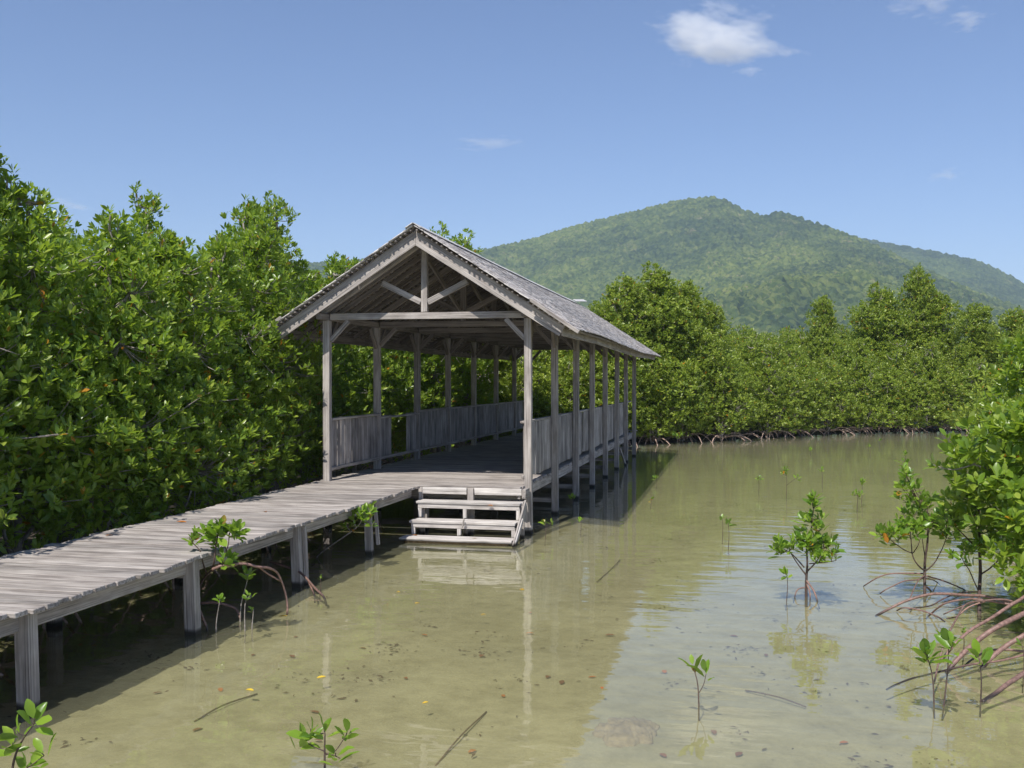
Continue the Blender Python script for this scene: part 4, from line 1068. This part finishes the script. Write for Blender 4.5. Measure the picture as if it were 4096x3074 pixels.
sapling(.73, .33, .734, .334, .16, 1, 4, .10, 'seedling standing at the edge of the roof shadow', 76, spread=.01)
sapling(7.16, 13.22, 7.187, 13.22, .31, 2, 5, .11, 'seedling far out near the right bank', 77, spread=.04)
sapling(6.9, 17.9, 6.901, 17.9, .24, 1, 5, .12, 'faint far seedling near the waterline, left one', 78)
sapling(7.62, 21.37, 7.62, 21.37, .2, 1, 5, .12, 'faint far seedling near the waterline, right one', 79)
sapling(5.06, 16.52, 5.056, 16.52, .18, 2, 5, .11, 'faint far seedling in the middle of the channel', 80, spread=.03)
sapling(1.46, 3.78, 1.47, 3.782, .10, 1, 5, .09, 'tiny seedling right of the roof shadow', 81, spread=.01)
sapling(1.30, 15.6, 1.30, 15.6, .62, 6, 5, .12, 'leafy sapling at the far bank just right of the pavilion', 82, spread=.14)
sapling(1.3, 7.2, 1.3, 7.2, .15, 2, 5, .11, 'small leafy sapling in the pavilion shadow beside the stilts', 83, spread=.03)
sapling(.2, 2.9, .2, 2.9, .2, 2, 5, .10, 'dark sapling in the shade under the pavilion edge', 84, spread=.03)
sapling(-1.277, -4.457, -1.267, -4.454, .15, 1, 5, .06, 'tiny pale seedling right of the third boardwalk post', 85, spread=.01)

leafy_thing('mangrove_sapling', 'sapling with spreading arms of bright leaves at the bottom edge left of centre', 'sapling', (.751, -9.06, 0),
    [(.008, [(.751, -9.06, -.12), (.735, -9.03, .12), (.736, -9.027, .24)]), (.004, [(.736, -9.03, .14), (.66, -9.03, .165), (.60, -9.02, .19)]), (.004, [(.736, -9.03, .12), (.80, -9.03, .15), (.86, -9.02, .24)]), (.004, [(.74, -9.03, .13), (.80, -9.05, .13), (.84, -9.06, .12)])],
    [(.60, -9.03, .20, .03, .03, .03), (.66, -9.03, .26, .02, .02, .02), (.735, -9.03, .26, .025, .025, .02), (.86, -9.02, .25, .02, .02, .02), (.82, -9.06, .13, .02, .02, .02)], (1, 1, 1, 1, 1), 6, .13, LEAFV_Y, M_STEMDK, 91, lo=20, hi=75)
leafy_thing('mangrove_sapling', 'large leaved sapling cut off by the bottom left corner', 'sapling', (-.752, -9.668, 0),
    [(.008, [(-.752, -9.668, -.12), (-.747, -9.667, .16), (-.70, -9.657, .30), (-.64, -9.64, .39)]), (.005, [(-.747, -9.667, .12), (-.66, -9.66, .17), (-.59, -9.65, .22)])],
    [(-.70, -9.66, .36, .03, .03, .02), (-.63, -9.64, .42, .015, .015, .01), (-.58, -9.64, .24, .02, .02, .02), (-.76, -9.66, .28, .03, .03, .03), (-.66, -9.66, .18, .02, .02, .02)], (1, 1, 1, 1, 1), 5, .13, LEAFV_Y, M_STEMDK, 92, lo=25, hi=75)
sapling(.10, -9.62, .10, -9.62, .13, 1, 4, .075, 'tips of a seedling just cut by the bottom edge', 93, spread=.005)

leafy_thing('young_mangrove', 'bright sapling rising in front of the boardwalk beside its second post', 'tree', (-1.829, -5.912, 0),
    [(.013, [(-1.85, -5.9, -.15), (-1.829, -5.912, .207), (-1.81, -5.907, .332), (-1.702, -5.985, .447), (-1.605, -6.066, .513), (-1.536, -6.153, .607), (-1.527, -6.15, .7), (-1.509, -6.146, .811), (-1.491, -6.142, .904)]),
     (.007, [(-1.702, -5.985, .447), (-1.636, -6.175, .607), (-1.654, -6.179, .69), (-1.718, -6.193, .765), (-1.754, -6.201, .821)]),
     (.007, [(-1.605, -6.066, .504), (-1.473, -6.138, .607), (-1.418, -6.126, .737), (-1.4, -6.121, .858), (-1.346, -6.109, .886)])],
    [(-1.74, -6.2, .84, .05, .05, .07), (-1.60, -6.16, .87, .05, .05, .11), (-1.50, -6.145, .82, .07, .06, .12), (-1.38, -6.12, .86, .09, .06, .09), (-1.44, -6.13, .65, .08, .06, .05)], (3, 5, 7, 8, 4), 6, .13, LEAFV_Y, M_STEMDK, 94,
    roots=[(.013, [(-1.554, -6.157, .532), (-1.473, -6.139, .565), (-1.388, -6.068, .571), (-1.302, -5.998, .562), (-1.233, -5.931, .528), (-1.186, -5.819, .5), (-1.180, -5.668, .438), (-1.163, -5.609, .36), (-1.146, -5.554, .232), (-1.122, -5.549, .104), (-1.125, -5.55, .016)]),
           (.009, [(-1.233, -5.90, .52), (-1.217, -5.75, .43), (-1.163, -5.609, .34)]),
           (.014, [(-1.862, -5.817, .146), (-1.729, -5.787, .151), (-1.615, -5.762, .127), (-1.539, -5.745, .088), (-1.453, -5.828, .03)]),
           (.013, [(-1.72, -6.12, .22), (-1.649, -6.179, .141), (-1.627, -6.174, .085), (-1.599, -6.169, .02), (-1.58, -6.19, -.05)])])
def seed2(pts, n, k, L, label, seed, spread=.02):
    return leafy_thing('mangrove_sapling', label, 'sapling', (pts[0][0], pts[0][1], 0), [(.006, [(pts[0][0], pts[0][1], -.1)] + pts)], [(pts[-1][0], pts[-1][1], pts[-1][2], spread, spread, spread * .6)], n, k, L, LEAFV_Y, M_BARK, seed, lo=20, hi=68, up=1.2)
seed2([(-1.469, -6.242, .022), (-1.463, -6.24, .118), (-1.445, -6.236, .229), (-1.436, -6.234, .29)], 2, 5, .07, 'thin seedling left of the arching root by the second post', 95)
seed2([(-1.455, -5.829, .05), (-1.444, -5.826, .178), (-1.411, -5.818, .303), (-1.383, -5.811, .428)], 3, 5, .115, 'sapling with a fan of broad leaves under the arching root', 96, .04)
seed2([(-1.247, -6.141, .023), (-1.249, -6.141, .153), (-1.24, -6.139, .264), (-1.204, -6.13, .31)], 3, 4, .065, 'small sapling with tiny leaves right of the arching root', 97, .04)
seed2([(-1.209, -6.081, .03), (-1.2, -6.079, .132), (-1.198, -6.078, .18)], 1, 4, .06, 'shortest seedling in front of the arching root', 98)
leafy_thing('young_mangrove', 'leaning leafy sapling in front of the boardwalk left of the steps', 'tree', (-2.085, -2.588, 0),
    [(.012, [(-2.2, -2.55, -.12), (-2.085, -2.588, .05), (-1.756, -2.719, .267), (-1.564, -2.675, .408), (-1.418, -2.745, .591)]), (.007, [(-1.564, -2.675, .408), (-1.6, -2.7, .5), (-1.62, -2.74, .62)])],
    [(-1.42, -2.75, .62, .10, .08, .10), (-1.55, -2.74, .58, .13, .08, .12), (-1.33, -2.75, .52, .09, .07, .06), (-1.64, -2.72, .43, .08, .06, .05)], (6, 5, 3, 3), 5, .115, LEAFV_Y, M_BARK, 99)
rt = thing('stray_prop_root', 'forked bare red prop root dipping into the water beside the third boardwalk post', 'root', (-1.3, -4.5, 0))
for r, pts in ((.014, [(-2.0, -4.1, .22), (-1.66, -4.235, .177), (-1.541, -4.311, .151), (-1.434, -4.389, .103), (-1.277, -4.559, .056), (-1.112, -4.727, .01), (-1.05, -4.80, -.06)]), (.010, [(-1.429, -4.388, .092), (-1.36, -4.476, .046), (-1.246, -4.655, .004), (-1.22, -4.70, -.06)])):
    sp = smooth_path(pts, 4); link('root', tubes_mesh('root', [(sp, np.linspace(r, r * .8, len(sp)))], M_ROOT, 8), rt)

# tangle of roots under the boardwalk edge, in the shade
rngU = np.random.default_rng(5)
tg = thing('root_tangle', 'dark tangle of mangrove prop roots under the boardwalk', 'roots', (-3.2, -5, 0))
for q in range(26):
    yb = -10 + q * .42
    Pp, rr = root_arc(.18 + .12 * rngU.random(), rngU.normal() * .7, .6 + 1.0 * rngU.random(), .018, rngU)
    link('prop_root', tubes_mesh('prop_root', [(Pp + np.array([-3.6, yb, 0]), rr)], M_ROOTFAR, 6), tg)

# ------------------------------------------------------------------ things lying in the water
def rock():
    rs = np.random.RandomState(3); bm = bmesh.new()
    bmesh.ops.create_icosphere(bm, subdivisions=5, radius=1.0)
    for v in bm.verts:
        a = math.atan2(v.co.y, v.co.x); rr = 1 + .16 * math.sin(2 * a + .6) + .10 * math.sin(5 * a + 1) + .05 * math.sin(9 * a)
        h = .35 * math.sin(v.co.x * 31 + v.co.y * 17) * math.sin(v.co.y * 27) + .5 * math.sin(v.co.x * 5 + 1.3) * math.cos(v.co.y * 6) + .3 * math.sin(v.co.x * 13 + v.co.y * 9) + .2 * math.sin(v.co.y * 21 - v.co.x * 7)
        step = round((v.co.z + .2 * h) * 4) / 4
        v.co.x *= rr * .205 * (1 + .05 * h); v.co.y *= rr * .235 * (1 + .05 * h); v.co.z = (.6 * v.co.z + .4 * step) * .062 + .013 * h
    me = bpy.data.meshes.new('rock'); bm.to_mesh(me); bm.free(); me.materials.append(M_ROCK)
    for p in me.polygons: p.use_smooth = True
    o = link('rock', me); o.location = (2.27, -7.73, -.092); o.rotation_euler = (0, 0, .6)
    tag(o, 'flat lumpy coral rock lying just under the shallow water', 'rock')
rock()
fl = [(.79, -3.92, 'y', 'orange floating leaf in front of the steps'), (-1.2, -5.58, 'y', 'yellow leaf afloat below the arching root'), (-.37, -7.70, 'y', 'yellow leaf afloat, left of the bright one at lower left'),
      (-.06, -7.32, 'y', 'bright yellow leaf afloat at the lower left of centre'), (.88, -7.71, 'y', 'small lime yellow leaf afloat near the bottom middle'), (2.03, -7.12, 'o', 'small pinkish leaf afloat above the sunken rock'),
      (-.13, -4.78, 'y', 'small yellow leaf afloat between boardwalk and steps'), (-.45, -4.3, 'y', 'tiny yellow leaf afloat below the boardwalk shadow'), (1.39, 4.1, 'y', 'tiny yellow leaf afloat at the edge of the roof shadow'), (.62, -5.1, 'y', 'tiny orange leaf afloat in the middle of the water')]
for q, (x, y, c, lab) in enumerate(fl): fallen(x, y, .004, .085 if q not in (4, 5, 7, 8, 9) else .055, rnd.uniform(0, 3), M_YLEAF if c == 'y' else M_OLEAF, lab)
su = [(1.91, -6.51), (1.54, -6.64), (1.67, -6.67), (1.36, -8.29), (-1.22, -7.62), (-.69, -6.43), (1.3, -7.12), (2.55, -8.09), (2.83, -7.64), (1.17, -5.27), (-.9, -5.9), (-1.0, -6.5), (.5, -6.9), (.9, -6.2), (-.2, -6.1), (.2, -5.6), (1.9, -5.2), (.35, -8.3), (2.4, -6.2), (3.2, -5.6), (3.0, -7.9), (-.8, -7.4), (1.8, -8.5), (.1, -7.8), (3.6, -7.6), (2.9, -5.0), (-.5, -8.3), (1.0, -4.6)]
for q, (x, y) in enumerate(su):
    fallen(x, y, float(bed_z(x, y)[0]) + .012, (.06 + .035 * rnd.random()), rnd.uniform(0, 6.28), M_OLEAF if q % 3 == 0 else M_BLEAF, 'brown leaf sunken on the silt under the clear shallow water', 'sunken brown leaves', name='sunken_leaf')
# sunken twigs
for (a, b, lab) in [((-.59, -8.12), (-.45, -7.49), 'thin sunken stick at the lower left'), ((1.22, -8.52), (1.28, -7.51), 'long sunken stick near the bottom middle'), ((3.03, -6.61), (3.44, -6.92), 'pale sunken stick right of the seedling'), ((1.41, -2.85), (1.51, -1.4), 'short curved twig below the roof shadow')]:
    mx, my = (a[0] + b[0]) / 2 + rnd.uniform(-.03, .03), (a[1] + b[1]) / 2
    tag(link('sunken_stick', tubes_mesh('sunken_stick', [(smooth_path([(a[0], a[1], -.092), (mx, my, -.078), (b[0], b[1], -.088)], 4), .006)], M_DEBRIS, 6)), lab, 'stick')
# litter nobody could count: flecks of leaf and twig on the bed
rl = np.random.default_rng(21); n = 2200
cl = rl.random((130, 2)) * np.array([7.5, 15]) + np.array([-1.9, -9.6])
pc = cl[rl.integers(130, size=n)] + rl.normal(size=(n, 2)) * .09 * (1 + 2 * (rl.random((n, 1)) < .3))
ang = rl.random(n) * 6.28; tl = rl.normal(size=n) * .15
X = np.stack([np.cos(ang), np.sin(ang), tl], 1); X = nrm(X); Zv = nrm(np.stack([rl.normal(size=n) * .2, rl.normal(size=n) * .2, np.ones(n)], 1)); Zv = nrm(Zv - X * (X * Zv).sum(1)[:, None]); Yv = np.cross(Zv, X)
Pz = np.column_stack([pc, bed_z(pc[:, 0], pc[:, 1]) + .004 + rl.random(n) * .006])
lv = LEAF2_V.copy(); lv[:, 1] *= .8
o = link('leaf_litter', merge_leaves('leaf_litter', (lv, LEAF2_F), Pz, np.stack([X, Yv, Zv], -1), .02 + .06 * rl.random(n) ** 2, M_DEBRIS)); tag(o, 'dark flecks of rotting leaf and twig scattered on the silt', kind='stuff')

# ------------------------------------------------------------------ clouds (real puffs of vapour high over the hill)
def cloud_mat(name, dens, seed, thr):
    m = bpy.data.materials.new(name); m.use_nodes = True; n = m.node_tree.nodes; l = m.node_tree.links
    n.remove(n['Principled BSDF']); tc = n.new('ShaderNodeTexCoord')
    ln = n.new('ShaderNodeVectorMath'); ln.operation = 'LENGTH'; l.new(tc.outputs['Object'], ln.inputs[0])
    fall = mathn(n, l, 'SUBTRACT', 1.0, ln.outputs['Value'])
    ad = n.new('ShaderNodeVectorMath'); ad.operation = 'ADD'; ad.inputs[1].default_value = (seed * 3.1, seed * 1.7, seed)
    l.new(tc.outputs['Object'], ad.inputs[0])
    f = noise(n, l, ad.outputs[0], 1.7, 7, 0.62)
    v = mathn(n, l, 'SUBTRACT', mathn(n, l, 'ADD', f, mathn(n, l, 'MULTIPLY', fall, 0.32)), thr)
    d = mathn(n, l, 'MULTIPLY', mathn(n, l, 'MULTIPLY', v, 6.0, True), dens)
    vs = n.new('ShaderNodeVolumePrincipled'); vs.inputs['Color'].default_value = (1, 1, 1, 1); vs.inputs['Anisotropy'].default_value = 0.2
    l.new(d, vs.inputs['Density']); l.new(vs.outputs[0], n['Material Output'].inputs['Volume'])
    return m
def cloud(az, el, dist, size, dens, thr, seed, label, tilt=0):
    a = R(az); e = R(el)
    p = Vector((2.97 + dist * math.sin(a), -14.26 + dist * math.cos(a), 2.2 + dist * math.tan(e)))
    bm = bmesh.new(); bmesh.ops.create_icosphere(bm, subdivisions=3, radius=1.0)
    me = bpy.data.meshes.new('cloud'); bm.to_mesh(me); bm.free(); me.materials.append(cloud_mat('cloud_vapour', dens, seed, thr))
    o = link('cloud', me); o.location = p; o.scale = size; o.rotation_euler = (0, R(tilt), -a)
    tag(o, label, 'cloud')
CL = 4200
cloud(-1.35, 18.6, CL, (430, 190, 185), .024, .68, 1.3, 'largest puffy white cloud above the hill summit', 10)
cloud(9.6, 19.1, CL, (200, 90, 80), .012, .67, 2.6, 'thin white cloud at the top right edge of the sky')
cloud(11.7, 18.1, CL, (130, 70, 50), .016, .66, 4.1, 'small oblong cloud at the upper right')
cloud(10.6, 10.6, CL, (100, 60, 38), .010, .67, 5.2, 'faint low cloud over the right shoulder of the hill')
cloud(-13.9, 13.25, CL, (200, 90, 45), .008, .67, 6.7, 'faint flat streak of cloud above the pavilion roof')
cloud(.7, 16.6, CL, (90, 55, 34), .012, .67, 7.9, 'wisp just under the big cloud')
cloud(-36.3, 9.1, CL, (150, 70, 40), .009, .67, 9.4, 'faint cloud low at the left above the trees')

for o in bpy.data.objects:
    if '_o' in o: del o['_o']
